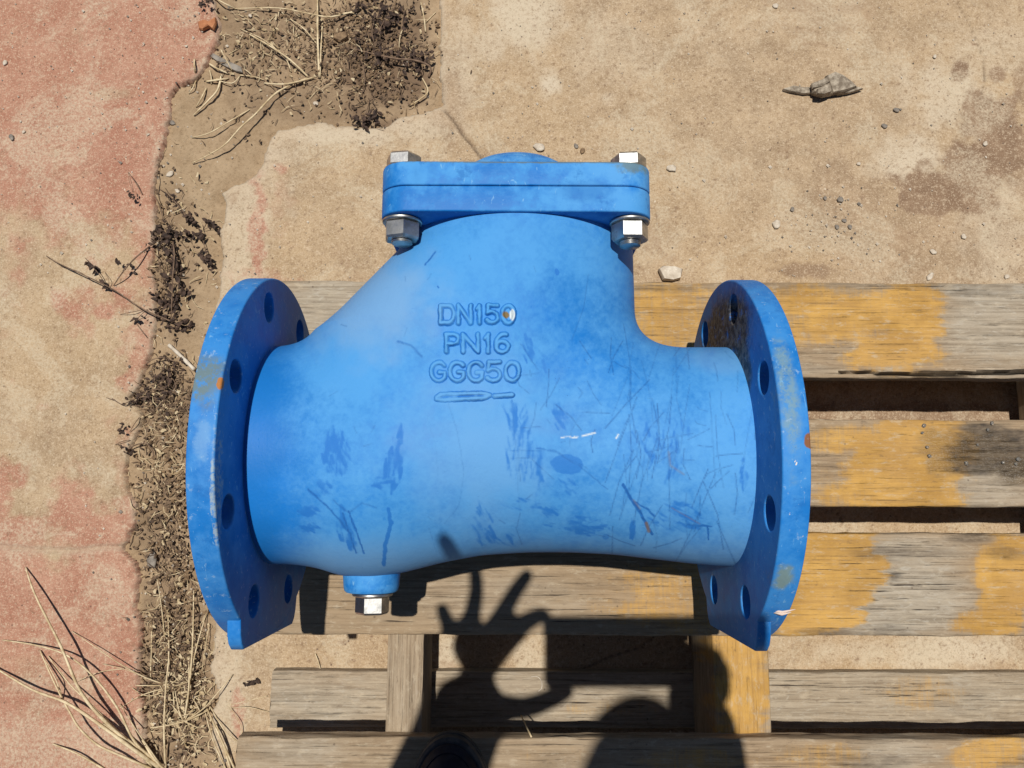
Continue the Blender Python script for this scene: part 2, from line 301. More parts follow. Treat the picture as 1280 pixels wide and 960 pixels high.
# red slab
X,Y,F=grid(axisv(-4,-.70,-.30,-.30,st),axisv(-4,-.45,.68,4,st))
d,nx_,ny_=sdist(X,Y,Rw); s=-d+rag(X,Y); ins=s>0
tw=~ins & (s>-st*1.8); k=(s/np.maximum(np.abs(d),1e-6))
F=F[(ins[F]).any(1)]
dirx=(nx_-X)/np.maximum(np.abs(d),1e-6); diry=(ny_-Y)/np.maximum(np.abs(d),1e-6)
X2=np.where(~ins,X+dirx*np.clip(-s,0,st*1.6),X); Y2=np.where(~ins,Y+diry*np.clip(-s,0,st*1.6),Y)
U,Vp=proj(np.stack([X,Y,np.full_like(X,G)],1))
Zr=.0018*(fbm(X,Y,12,4,5)-.5)+.0009*(fbm(X,Y,120,3,6)-.5)-.0035*np.exp(-np.clip(s,0,1)/.0028)
crk=np.maximum(seg(U,Vp,[(-300,690),(0,683),(40,687),(90,689),(130,684),(152,684)],2.2,2.5),0)
crk=np.maximum(crk,seg(U,Vp,[(62,432),(82,405),(60,440)],.5,1.5)*.0)
crw=seg(U,Vp,[(-300,690),(0,683),(40,687),(90,689),(130,684),(152,684)],5,5)*.6
Zr=Zr-.004*crk; Zr=np.where(ins,Zr,-.022)
redm=1.02+.7*(fbm(X,Y,6,5,8)-.5)+.5*(fbm(X,Y,28,4,18)-.5)
for c in [(60,420,90,150,1.05),(90,560,85,110,1.15),(40,850,70,40,.5),(150,360,60,40,.5),(140,118,34,7,.6)]: redm=redm-.8*c[4]*blob(U,Vp,*c[:4],1.4,.8,0,3,.045)
for c in [(110,380,45,22,.8),(90,615,25,45,.7),(60,520,14,30,.5),(20,600,26,26,.5)]: redm=redm+c[4]*blob(U,Vp,*c[:4],.9,.5,0,4,.03)
red_st=.55*blob(U,Vp,170,190,70,60,1.2,.9,0,5,.045)+.5*blob(U,Vp,60,190,80,50,1.2,.9,0,6,.045)+.35*blob(U,Vp,40,880,90,50,1.2,.9,0,7,.045)
edge=np.clip(np.exp(-np.clip(s,0,1)/.004),0,1)*sst(.35,.6,fbm(X,Y,35,3,9))
mobj('painted_concrete_slab',np.stack([X2,Y2,Zr],1),F,M_red,None,True,dict(red=np.clip(redm,0,1),stain=np.clip(red_st,0,1)*.8,light=.2*fbm(X,Y,9,3,2),crack=np.clip(crk*.25,0,1),edge=np.maximum(edge*.8,crw*.7)),'structure')
# tan slab
X,Y,F=grid(axisv(-.52,-.52,.70,4,st),axisv(-4,-.42,.64,4,st))
d,nx_,ny_=sdist(X,Y,Tw); s=d+rag(X,Y); ins=s>0
F=F[(ins[F]).any(1)]
dirx=(nx_-X)/np.maximum(np.abs(d),1e-6); diry=(ny_-Y)/np.maximum(np.abs(d),1e-6)
X2=np.where(~ins,X+dirx*np.clip(-s,0,st*1.6),X); Y2=np.where(~ins,Y+diry*np.clip(-s,0,st*1.6),Y)
U,Vp=proj(np.stack([X,Y,np.full_like(X,G)],1))
Zr=.0018*(fbm(X,Y,14,4,15)-.5)+.0011*(fbm(X,Y,110,3,16)-.5)-.005*np.exp(-np.clip(s,0,1)/.004)
crk=seg(U,Vp,[(553,135),(568,152),(578,168),(590,182),(604,200),(622,222)],1.3,2)*.9
crk=np.maximum(crk,seg(U,Vp,[(1195,0),(1212,30),(1228,70),(1232,100),(1226,124)],.4,1.6)*.8)
crk=np.maximum(crk,seg(U,Vp,[(722,840),(760,822),(800,810),(826,790)],.8,2)*.8)
for pts in [[(975,662),(1000,650),(1010,640)],[(1046,640),(1052,652),(1060,662)]]: crk=np.maximum(crk,seg(U,Vp,pts,.6,1.8)*.8)
Zr=Zr-.004*crk; Zr=np.where(ins,Zr,-.022)
stn=0*X
for c in [(1240,150,42,34,1.5),(1258,185,38,42,1.5),(1215,215,40,40,1.5),(1180,240,60,30,1.5),(1225,250,28,16,.8),(1200,88,11,14,1.3),(1247,95,9,9,.9),(1060,250,60,40,.35),(1045,225,30,30,.25),(1020,280,60,30,.3),(1010,338,36,9,.8),(1180,290,60,22,.28),(1283,110,14,30,.6),(1150,300,140,60,.22),(1275,220,30,30,.5)]:
    stn=np.maximum(stn,c[4]*blob(U,Vp,*c[:4],.55,.7,0,11,.05))
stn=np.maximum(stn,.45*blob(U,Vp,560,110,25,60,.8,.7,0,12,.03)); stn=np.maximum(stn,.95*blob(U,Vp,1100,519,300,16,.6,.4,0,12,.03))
stn=np.maximum(stn,blob(U,Vp,428,803,6,2.5,.5,.2)); 
dots=fbm(X,Y,330,2,20); near=.5*blob(U,Vp,1045,280,60,50,.9,.5)+.12; stn=np.maximum(stn,sst(.80-.12*near*2,.86,dots)*.9)
lig=0*X
for c in [(1140,200,40,28,.9),(1180,120,50,40,.7),(1240,60,60,30,.4),(660,20,40,45,.8),(610,60,25,20,.6),(690,105,12,18,.9),(760,122,12,7,.7),(580,70,12,70,.5),(1250,300,40,60,.5),(310,260,40,40,.6),(300,320,26,60,.5),(345,190,25,20,.5),(420,170,80,10,.7),(520,160,40,14,.6),(1200,815,70,20,.9),(1080,815,60,12,.5),(1240,650,60,3,.8),(560,815,15,25,.8),(660,820,20,30,.6),(760,60,60,40,.3),(270,850,30,60,.4)]:
    lig=np.maximum(lig,c[4]*blob(U,Vp,*c[:4],1.3,.9,0,13,.055))
redt=0*X
for c in [(322,285,10,55,1.),(352,212,9,6,.8),(296,890,7,22,1.1),(420,60,60,12,.0),(330,345,40,14,.5),(1150,90,50,20,.0),(350,260,18,40,.35)]: redt=np.maximum(redt,c[4]*blob(U,Vp,*c[:4],1.3,1.3,0,14,.09))
edge=np.clip(np.exp(-np.clip(s,0,1)/.0075),0,1)*sst(.25,.5,fbm(X,Y,30,3,19))
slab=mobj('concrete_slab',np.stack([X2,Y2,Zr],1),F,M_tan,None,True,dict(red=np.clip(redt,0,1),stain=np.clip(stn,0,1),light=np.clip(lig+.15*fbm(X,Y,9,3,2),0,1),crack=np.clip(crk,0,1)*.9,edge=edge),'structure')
# soil: one sheet to the horizon under both slabs
X,Y,F=grid(axisv(-5,-.55,-.05,5,.0032),axisv(-5,-.42,.64,5,.0032))
U,Vp=proj(np.stack([X,Y,np.full_like(X,G)],1))
Zs=-.009+.009*(fbm(X,Y,22,5,21)-.5)+.006*(fbm(X,Y,110,3,22)-.5)
Zs=Zs-.006*blob(U,Vp,215,800,40,200,1.,.3)
m=(X<-.56)|(X>-.04)|(Y>.65)|(Y<-.43); Zs=np.where(m,-.02,Zs)
dk=0*X
for c in [(470,70,55,70,.9),(330,40,60,50,.5),(400,130,100,30,.4),(205,330,35,90,.35),(205,520,45,60,.5),(215,840,45,120,.55),(195,650,30,60,.4),(330,60,50,50,.45)]: dk=np.maximum(dk,c[4]*blob(U,Vp,*c[:4],.9,.8,0,23,.05))
mobj('soil',np.stack([X,Y,Zs],1),F,M_soil,None,True,dict(dark=dk),'structure')
def soilz(x,y): return float(-.009+.009*(fbm(x,y,22,5,21)-.5)+.006*(fbm(x,y,110,3,22)-.5))
#@@PALLET
# ================================================================== PALLET
pal=thing('wooden_pallet','weathered wooden pallet with worn yellow paint carrying the blue valve','pallet',(0,0,0))
def board(name,x0,x1,y0,y1,zt,th,mat,axis=0,step=.0026,wob=.0012,k=0,marks=None,crack=None,tilt=0.):
    """closed board; long axis X (axis 0) or Y (axis 1); zt in axis coordinates"""
    if axis==0: L0,L1,W0,W1=x0,x1,y0,y1
    else: L0,L1,W0,W1=y0,y1,x0,x1
    nl=max(2,int((L1-L0)/.004)+1); nw=max(4,int((W1-W0)/.0019)+1)
    l=np.linspace(L0,L1,nl); r=.0022
    # loop: top from W0 to W1, side down, bottom, side up
    wt=np.linspace(0,1,nw); loop=[(r/(W1-W0)*(1-math.cos(a))*1.0,-r*(1-math.sin(a))) for a in np.linspace(0,math.pi/2,4)[:-1]]
    loop=[(c,z) for c,z in loop]+[(t,0.) for t in wt[1:-1] if r/(W1-W0)<t<1-r/(W1-W0)]+[(1-c,z) for c,z in loop[::-1]]
    loop+=[(1,-th*f) for f in (.3,.55,.8,1.)]+[(.66,-th),(.33,-th)]+[(0,-th*f) for f in (1.,.8,.55,.3)]
    loop=np.array(loop); nn=len(loop)
    Lg=np.repeat(l,nn); T=np.tile(loop[:,0],nl); Zl=np.tile(loop[:,1],nl)
    w0=W0+wob*2*(fbm(Lg,Zl*9,28,4,k)-.5)*1.4; w1=W1+wob*2*(fbm(Lg,Zl*9,28,4,k+5)-.5)*1.4
    Wc=w0+(w1-w0)*T; z=zt+Zl+np.where(Zl>-.001,.0011*(fbm(Lg*(.15 if 1 else 1),Wc,240,3,k+2)-.5)+.0016*(fbm(Lg,Wc,16,3,k+3)-.5),0)
    ck=0*Lg
    if crack is not None:
        lc,wc,wd,dp=crack
        cc=np.interp(Lg,lc,wc)+.0012*(fbm(Lg,0*Lg,120,3,k+9)-.5); ww=np.interp(Lg,lc,wd); q=(1-sst(ww*.6,ww*1.5,np.abs(Wc-cc)))*(ww>.0003)*(Zl>-.004)
        z=z-dp*q; ck=q
    # ragged ends
    e=.0015*(fbm(Wc,Zl,300,3,k+7)-.5)*2; Lr=Lg+np.where(np.abs(Lg-L0)<1e-6,-e,0)+np.where(np.abs(Lg-L1)<1e-6,e,0)
    P=np.stack([Lr,Wc,z],1) if axis==0 else np.stack([Wc,Lr,z],1)
    I=np.arange(nl*nn).reshape(nl,nn); J=np.roll(I,-1,1)
    F=np.stack([I[:-1],J[:-1],J[1:],I[1:]],-1).reshape(-1,4)
    if axis==0: F=F[:,::-1]
    U,V=proj(P); A=dict(paint=0*U,grey=np.full(U.shape,.4),stain=0*U,wet=0*U)
    if marks: marks(U,V,A,Zl)
    A={a:np.clip(b,0,1) for a,b in A.items()}; A['crack']=ck*.9
    P=P+[0,0,Z0]
    # end caps as fans of quads -> ngon added separately
    me_f=[tuple(f) for f in F]+[tuple(I[0]) if axis==0 else tuple(I[0][::-1]),tuple(I[-1][::-1]) if axis==0 else tuple(I[-1])]
    o=mobj(name,P,me_f,mat,pal,True,A); autosmooth(o,50); return o
def B(u,v,cx,cy,rx,ry,soft=.4,rag=.35,rot=0,k=1,ns=.06): return blob(u,v,cx,cy,rx,ry,soft,rag,rot,k,ns)
def BW(u,v,cx,cy,rx,ry,soft,rag,rot=0,k=1):
    c,s_=math.cos(rot),math.sin(rot); a=((u-cx)*c+(v-cy)*s_)/rx; b=(-(u-cx)*s_+(v-cy)*c)/ry
    d=np.hypot(a,b)+rag*2*(fbm(u*.45,v*1.5,.035,5,k)-.5)+.5*(fbm(u*.25,v,.25,3,k+1)-.5); return 1-sst(1-soft*.5,1+soft*.5,d)
def mk(paints,greys=(),stains=(),wets=(),g=.4):
    def f(U,V,A,Zl):
        A['grey'][:]=g
        for c in paints: A['paint'][:]=np.maximum(A['paint'],c[4]*BW(U,V,*c[:4],c[5] if len(c)>5 else .9,.5,c[6] if len(c)>6 else 0,31))
        for c in greys: A['grey'][:]=np.maximum(A['grey'],c[4]*BW(U,V,*c[:4],1.2,.5,0,32))
        for c in stains: A['stain'][:]=np.maximum(A['stain'],c[4]*BW(U,V,*c[:4],.9,.6,0,33))
        for c in wets: A['wet'][:]=np.maximum(A['wet'],c[4]*B(U,V,*c[:4],.5,.6,0,34,.06))
    return f
ZT=-.1425; TH=.0185
A0=at(1040,468,ZT); 
board('slat',-.249,.80,.0885,.188,ZT,TH,M_wx,0,k=40,crack=([-.3,.33,.36,.44,.55,.8],[.0935,.0935,.0938,.0928,.0952,.0958],[0,0,.0007,.0012,.0017,.0017],.011),
  marks=mk([(840,400,70,50,.75),(1060,395,110,38,.95),(1000,385,90,30,.7),(1120,440,64,30,1.1),(1140,400,46,52,1.2),(930,385,80,30,.6)],[(430,385,90,60,1.),(1240,410,80,60,1.),(1000,462,60,10,.7),(1110,460,30,10,.9),(1240,370,80,20,1.)],[(1120,357,200,4,.35),(830,360,50,5,.4),(1230,366,60,4,.4)],g=.15))
board('slat',-.249,.80,-.0405,.0455,ZT,TH,M_wx,0,k=60,
  marks=mk([(1125,590,85,62,1.25),(1170,560,45,45,1.3),(1060,550,60,25,.75),(1020,600,40,30,.4),(1090,620,70,22,.9),(1180,620,30,22,.9),(1290,640,20,8,.3)],[(1230,610,60,30,.95),(1010,590,60,50,.3)],[(1245,556,44,24,1.7),(1222,580,34,14,1.6),(1268,578,32,18,1.7),(1230,535,30,8,1.2)],[(1185,565,38,30,.9),(1240,565,45,28,.9),(1270,585,30,18,1.)],g=.1))
board('slat',-.249,.80,-.1637,-.0665,ZT,TH,M_wx,0,k=80,
  marks=mk([(1030,720,78,78,1.3,.5,-.35),(1000,770,50,22,.9),(1255,720,34,75,1.1),(1235,780,45,18,.95),(1270,680,30,16,1.),(880,745,130,50,.65),(760,740,120,40,.28),(560,700,60,10,.1)],[(1130,745,80,60,1.,),(1150,690,60,20,.7),(1270,725,12,8,1.),(600,740,120,30,.35)],[(1125,692,70,7,.45),(1210,672,30,6,.75),(1110,787,30,8,.4),(1255,690,26,10,.55),(700,730,60,12,.18),(1118,720,8,6,.8),(1030,790,30,4,.6)],g=.0))
board('slat',-.2495,.80,-.355,-.2575,ZT,TH,M_wx,0,k=100,marks=mk([(1030,945,70,22,.5),(1240,940,50,26,.8),(870,950,90,20,.6),(700,945,60,18,.35)],[(360,940,70,22,.7),(1110,940,60,30,.8)],[(1090,955,40,10,.45),(700,950,40,10,.3),(1080,925,120,3,.25)],g=.2))
board('slat',-.2495,.80,-.480,-.385,ZT,TH,M_wx,0,k=110,step=.004,marks=mk([],g=.4))
ZS=ZT-TH-.0006
board('stringer',-.1128,-.0777,-.485,.186,ZS,.0945,M_wy,1,k=120,wob=.0008,marks=mk([],[(500,850,40,80,.55)],g=.45))
board('stringer',.2073,.262,-.485,.186,ZS,.0945,M_wy,1,k=140,wob=.0008,marks=mk([(925,850,44,90,1.),(905,860,20,90,.6)],[(925,835,10,10,1.),(940,905,30,16,.7)],[(899,830,7,20,.4)],g=.2))
board('stringer',.592,.645,-.485,.186,ZS,.0945,M_wy,1,k=160,wob=.0008,marks=mk([],g=.2))
ZE=ZS-.095
board('bottom_board',-.2525,.80,-.278,-.2195,ZE,.0185,M_wx,0,k=180,wob=.0009,marks=mk([(1160,865,60,22,.5),(1020,860,60,20,.25),(760,885,60,14,.45)],[(410,875,80,40,1.),(1210,870,90,40,.85),(990,885,80,30,.8),(1180,900,100,10,.7)],[(1200,870,30,20,.15)],g=.7))
board('bottom_board',-.2525,.80,.112,.17,ZE,.0185,M_wx,0,k=200,marks=mk([],g=.7))
#@@VALVE
# ================================================================== VALVE
valve=thing('check_valve','blue painted cast iron swing check valve lying on the pallet','check valve',(0,0,Z0+ZT))
VZ=-ZT                        # local offset: parts are built in axis coordinates
VO=np.array([0,0,VZ])
_xs=[-.21,-.165,-.145,-.125,-.10,-.075,-.045,-.015,.02,.055,.09,.12,.15,.176,.21]
_rb=[.088,.0878,.0905,.0968,.0985,.0935,.0858,.0803,.0780,.0778,.0795,.0828,.0862,.0885,.0885]
_rz=[.088,.0880,.0895,.0935,.0965,.0965,.0955,.094,.0925,.0905,.089,.0885,.0883,.0885,.0885]
_xd=np.linspace(-.21,.21,421)
def _sm(a): v=np.interp(_xd,_xs,a); kk=np.hanning(31); kk/=kk.sum(); return np.convolve(np.pad(v,15,'edge'),kk,'valid')
_rbd=_sm(_rb); _rzd=_sm(_rz)
def smin(a,b,k): h=np.clip(.5+.5*(b-a)/k,0,1); return b*(1-h)+a*h-k*h*(1-h)
BX,BZ,BH=.0112,.077,.0858     # bonnet centre, bolt offsets
def sdf(P):
    x,y,z=P[:,0],P[:,1],P[:,2]
    rb=np.interp(x,_xd,_rbd); rz=np.interp(x,_xd,_rzd); ry=(rb+rz)/2; yc=(rz-rb)/2
    kx=np.sqrt(((y-yc)/ry)**2+(z/rz)**2); d1=(kx-1)*np.minimum(ry,rz); d1=np.maximum(d1,np.abs(x)-.186)
    yy=np.clip(y,.0,.175); xl=np.maximum(-.0868-.90*np.clip(.1655-yy,0,1),-.148); xr=.1100+0*yy
    c=(xl+xr)/2; a=(xr-xl)/2; b=.0945-.026*(1-sst(0.,.085,yy)); nn=2.05+.30*np.clip((.165-yy)/.06,0,1)
    q=(np.abs((x-c)/a)**nn+np.abs(z/b)**nn)**(1/nn); d2=(q-1)*np.minimum(a,b); d2=np.maximum(d2,y-.1755); d2=d2+9.*np.clip(.035-y,0,1)**2
    d=smin(d1,d2,.030)
    return d
def nets(h):
    lo=np.array([-.192,-.112,-.112]); hi=np.array([.192,.182,.112]); n_=((hi-lo)/h).astype(int)+1
    ax=[lo[i]+h*np.arange(n_[i]) for i in range(3)]; GX=np.stack(np.meshgrid(*ax,indexing='ij'),-1).reshape(-1,3)
    Fv=sdf(GX).reshape(n_); sg=Fv<0; nc=n_-1
    acc=np.zeros(tuple(nc)+(3,)); cnt=np.zeros(tuple(nc)); ed={}
    for axx in range(3):
        sl0=[slice(None)]*3; sl1=[slice(None)]*3; sl0[axx]=slice(0,-1); sl1[axx]=slice(1,None)
        f0=Fv[tuple(sl0)]; f1=Fv[tuple(sl1)]; cr=sg[tuple(sl0)]!=sg[tuple(sl1)]; idx=np.argwhere(cr); t=(f0/(f0-f1+1e-30))[cr]
        p=idx.astype(float); p[:,axx]+=t; ed[axx]=(idx,sg[tuple(sl0)][cr])
        o1,o2=[i for i in range(3) if i!=axx]
        for a_ in (0,1):
            for b_ in (0,1):
                ci=idx.copy(); ci[:,o1]-=a_; ci[:,o2]-=b_; ok=(ci>=0).all(1)&(ci<nc).all(1)
                np.add.at(acc,tuple(ci[ok].T),p[ok]); np.add.at(cnt,tuple(ci[ok].T),1)
    act=cnt>0; vid=np.full(tuple(nc),-1); vid[act]=np.arange(act.sum()); V=lo+h*(acc[act]/cnt[act][:,None]); Fs=[]
    for axx in range(3):
        idx,s0=ed[axx]; o1,o2=(axx+1)%3,(axx+2)%3; ok=(idx[:,o1]>0)&(idx[:,o2]>0)&(idx[:,o1]<nc[o1])&(idx[:,o2]<nc[o2]); idx=idx[ok]; s0=s0[ok]
        q=[]
        for a_,b_ in ((0,0),(1,0),(1,1),(0,1)):
            ci=idx.copy(); ci[:,o1]-=a_; ci[:,o2]-=b_; q.append(vid[tuple(ci.T)])
        q=np.stack(q,1); q=np.where(s0[:,None],q,q[:,::-1]); Fs.append(q)
    return V,np.concatenate(Fs)
def grad(P,e=4e-4):
    g=np.stack([sdf(P+np.eye(3)[i]*e)-sdf(P-np.eye(3)[i]*e) for i in range(3)],1); l=np.linalg.norm(g,axis=1,keepdims=True)+1e-12; return g/l,l[:,0]/(2*e)
def snap(P,it=2):
    for _ in range(it):
        g,l=grad(P); P=P-g*np.clip(sdf(P)/np.maximum(l,.3),-.002,.002)[:,None]
    return P
def subdiv(V,F):
    e=np.sort(np.stack([F,np.roll(F,-1,1)],-1).reshape(-1,2),1); u,inv=np.unique(e[:,0].astype(np.int64)*len(V)+e[:,1],return_inverse=True)
    a,b=u//len(V),u%len(V); E=(V[a]+V[b])/2; C=V[F].mean(1); n0=len(V); ei=n0+inv.reshape(-1,4); ci=n0+len(E)+np.arange(len(F))
    V2=np.concatenate([V,E,C]); Q=[np.stack([F[:,i],ei[:,i],ci,ei[:,(i-1)%4]],1) for i in range(4)]; return V2,np.concatenate(Q)
def lay(arr,U,V,x0,y0,x1,y1,wd,so,st_):
    m=np.nonzero((U>min(x0,x1)-wd-so)&(U<max(x0,x1)+wd+so)&(V>min(y0,y1)-wd-so)&(V<max(y0,y1)+wd+so))[0]
    if len(m): arr[m]=1-(1-arr[m])*(1-st_*seg(U[m],V[m],[(x0,y0),(x1,y1)],wd,so))
SMUDGE=[(420,570,17,30,78,46,15,.42),(420,556,12,20,95,16,26,.35),(492,582,12,34,102,44,15,.42),(476,603,18,9,15,20,10,.4),(500,545,5,14,100,8,18,.4),(650,560,17,48,92,60,26,.26),(640,520,10,18,70,14,22,.32),(672,585,10,36,92,26,24,.26),
 (700,520,9,20,62,26,12,.34),(835,560,36,40,98,80,18,.26),(805,555,20,22,60,30,14,.26),(845,645,34,18,28,50,16,.32),(868,652,18,8,12,16,16,.35),(720,655,38,9,12,40,15,.34),(745,663,24,7,8,24,14,.34),(605,660,13,30,55,40,15,.30),(630,675,16,10,40,20,14,.26),
 (791,662,4,15,98,16,9,.5),(388,640,13,7,25,22,9,.42),(386,660,13,6,30,20,9,.42),(432,655,12,24,74,26,13,.40),(440,680,7,8,80,16,8,.45),(400,612,16,10,40,18,11,.35),(700,385,34,30,70,34,16,.14),(660,435,7,18,65,24,10,.36),(680,450,6,14,55,8,14,.3),
 (705,610,18,14,45,22,12,.26),(650,630,26,10,20,26,14,.26),(690,640,16,8,35,18,12,.3),(770,540,30,20,80,30,12,.16),(690,590,40,30,40,40,12,.13),(560,600,70,60,80,50,12,.10),(620,380,60,60,70,30,10,.10),(740,300,50,30,70,26,10,.12),(885,560,20,60,95,24,18,.14),(930,595,5,22,90,14,14,.35)]
def body_marks(P,fine=False):
    U,V=proj(P); up=sst(-.03,.03,P[:,2]); k=51
    n1=fbm(U,V,.012,4,k); n2=fbm(U,V,.05,5,k+1); n3=fbm(U,V,.2,4,k+2)
    dust=.66+.28*(n1-.5)+.42*(n2-.5)+.45*(n3-.5)
    dust=dust*sst(318,415,U+60*(n1-.5))                                   # clean coat beside the left flange
    for c in [(420,450,60,40,.35),(560,330,110,45,.25),(620,570,60,80,.25),(470,690,110,30,.25),(910,560,30,110,.15)]: dust=dust+c[4]*B(U,V,*c[:4],1.2,.5,0,k,.03)
    dust=dust-.3*B(U,V,705,385,55,42,1.1,.5,0,k,.03)-.22*B(U,V,745,450,70,30,1.2,.5,0,k,.03)-.25*B(U,V,800,330,26,90,1.,.4,0,k,.03)
    rub=0*U
    strokes=[([(485,635),(489,655),(482,680),(480,704)],2.8,2.5,.75),([(385,610),(400,625),(425,650),(438,668)],1.4,2.5,.6),([(428,640),(436,665),(445,690)],1.0,2,.8),([(436,638),(447,668),(455,692)],1.0,2,.8),([(416,625),(436,640),(452,628),(470,635)],1.2,3,.45),
     ([(497,428),(515,434),(527,446)],1.8,3,.5),([(650,430),(672,462)],.8,2,.5),([(779,606),(790,625),(800,640),(815,668)],2.0,2.4,.85),([(795,628),(808,634),(818,645)],1.4,2.5,.7),([(860,655),(890,658)],1.2,3,.7),([(884,658),(886,674)],1.2,2,.8),
     ([(695,337),(697,341)],2.2,1.5,1.),([(547,357),(548,359)],1.2,1.5,.8),([(544,313),(538,322),(531,330)],1.,1.8,.7),([(670,560),(700,566),(735,590),(760,612)],1.,2,.45),
     ([(640,565),(690,562),(735,585)],.9,2,.35),([(560,505),(572,540),(580,590),(574,630),(556,655)],.6,2.2,.35),([(534,520),(545,560),(548,600)],.5,2,.2),([(650,640),(640,500)],.7,2.,.25),([(536,660),(545,690)],.6,2,.35),([(548,688),(556,700)],.6,2,.35)]
    for p,wd,so,st_ in strokes:
        j=(n3-.5)*wd*1.1; rub=np.maximum(rub,st_*seg(U+j,V+(n2-.5)*8,p,wd,so))
    rs=random.Random(9)
    for cx,cy,rx,ry,ang,n_,L_,st_ in SMUDGE:
        rub=np.maximum(rub,min(.42,st_*.95)*blob(U,V,cx,cy,rx,ry,1.1,.9,math.radians(ang-90),k+int(cx)%7,.10))
        for i in range(n_):
            a=rs.uniform(0,6.28); q=math.sqrt(rs.random()); x=cx+rx*q*math.cos(a); y=cy+ry*q*math.sin(a); th=math.radians(ang+rs.gauss(0,12)); l=L_*rs.uniform(.3,.8)
            lay(rub,U+0,V+0,x-l*math.cos(th)*.7,y-l*math.sin(th)*.7,x+l*math.cos(th)*.7,y+l*math.sin(th)*.7,rs.uniform(.2,2.2),rs.uniform(1.8,3.5),st_*rs.uniform(.5,1.2))
    rub=np.maximum(rub,.62*blob(U,V,709,581,20,13,.25,.25,.05,k,.08)); rub=np.maximum(rub,.5*blob(U,V,757,671,5,4,.5,.3,0,k,.1))
    r2=random.Random(5); scr=0*U
    for p,wd,so,st_ in strokes:
        if wd<=2.1: scr=np.maximum(scr,st_*.8*seg(U+(n3-.5)*3,V+(n2-.5)*5,p,wd*.7,so))
    for i in range(95):                                                  # hair scratches, mostly steep, on the right barrel
        cx=r2.gauss(835,48); cy=r2.gauss(560,75); a=math.radians(r2.gauss(97,14)); L=r2.uniform(12,60)
        if i>60: cx=r2.uniform(640,930); cy=r2.uniform(430,690); a=r2.uniform(0,3.14); L=r2.uniform(6,24)
        if cy>705: continue
        dx,dy=math.cos(a)*L,math.sin(a)*L; bend=r2.uniform(-6,6); scr=np.maximum(scr,r2.uniform(.3,.75)*seg(U,V,[(cx-dx,cy-dy),(cx+bend,cy),(cx+dx,cy+dy)],.55,1.9))
    for i in range(26):                                                  # short marks elsewhere
        cx=r2.uniform(400,760); cy=r2.uniform(300,690); a=r2.uniform(0,3.14); L=r2.uniform(3,12); scr=np.maximum(scr,r2.uniform(.2,.6)*seg(U,V,[(cx,cy),(cx+L*math.cos(a),cy+L*math.sin(a))],.45,1.8))
    pale=.68*sst(655,712,V+14*(n2-.5))*sst(330,420,U)+.85*B(U,V,465,375,75,60,1.4,.5,0,k,.04)+.4*B(U,V,600,560,90,90,1.6,.6,0,k+2,.03)+.35*B(U,V,905,450,40,16,1,.4)  # lower band paints in the sky and ground bounce; blobs are pale dust
    ch=seg(U,V+4*(n3-.5),[(702,547),(722,546)],.6,1.6)+seg(U,V,[(728,545),(744,541)],.8,1.8)+seg(U,V,[(770,548),(773,543)],.8,1.5)
    oc=seg(U,V,[(836,565),(838,582),(855,593)],1.,3)*.5+seg(U,V,[(808,654),(811,664)],2.,2)*.9+seg(U,V,[(792,625),(800,636)],1,2)*.5+seg(U,V,[(840,635),(875,655)],.6,1.6)*.5
    return dict(dust=np.clip(dust,0,1)*up,rub=np.clip(rub*up,0,1),scr=np.clip(scr*up,0,1),pale=np.clip(pale*up,0,.8),chalk=np.clip(ch,0,1)*up*.9,rust=np.clip(oc,0,1)*up*.8)
BVt,BF=nets(.0017); BVt=snap(BVt,2); BVt,BF=subdiv(BVt,BF); BVt=snap(BVt,1)
body=mobj('body',BVt+VO,BF,M_body,valve,True,body_marks(BVt))
# cast lettering: fine relief patch of the same casting
def topz(x,y):
    lo=np.full(x.shape,.05); hi=np.full(x.shape,.13)
    for _ in range(26):
        m=(lo+hi)/2; v=sdf(np.stack([x,y,m],1)); lo=np.where(v<0,m,lo); hi=np.where(v<0,hi,m)
    return (lo+hi)/2
def arc(cx,cy,rx,ry,a0,a1,n_=10): return [(cx+rx*math.cos(math.radians(a0+(a1-a0)*i/n_)),cy-ry*math.sin(math.radians(a0+(a1-a0)*i/n_))) for i in range(n_+1)]
GL={'D':[[(0,0),(0,1)],[(0,0),(.35,0)]+arc(.35,.5,.32,.5,90,-90)+[(0,1)]],'N':[[(0,1),(0,0),(.62,1),(.62,0)]],'1':[[(.08,.22),(.3,0),(.3,1)]],
 '5':[[(.6,0),(.1,0),(.06,.45)]+arc(.3,.68,.32,.32,130,-150)],'0':[arc(.32,.5,.32,.5,0,360,20)],'P':[[(0,1),(0,0),(.35,0)]+arc(.35,.27,.28,.27,90,-90)+[(0,.54)]],
 '6':[arc(.32,.70,.30,.30,0,360,18),[(.02,.68)]+arc(.42,.50,.40,.50,165,75,8)],'G':[arc(.36,.5,.36,.5,40,320,18)+[(.66,.55),(.40,.55)]]}
lines=[]
def text(s_,x0,x1,y0,y1,wds):
    h=y1-y0; n_=len(s_); tot=sum(wds); x=x0
    for ch,w_ in zip(s_,wds):
        cw=(x1-x0)*w_/tot; gx=cw*.78/.68
        for poly in GL[ch]: lines.append([(x+px*gx,y0+py*h) for px,py in poly])
        x+=cw
text('DN150',551,648,382,404,[1.1,1.1,.65,1,1.]); text('PN16',558,641,418,440,[1,1.25,.7,1.]); text('GGG50',539,655,453,476,[1,1,1,1,1.])
lines+= [[(546,497),(552,493),(605,492),(612,494),(605,498),(552,500),(546,499)],[(618,495),(640,494)]]
u=np.arange(522,674,.5); v=np.arange(364,516,.5); UU,VV=np.meshgrid(u,v,indexing='ij'); sh=UU.shape
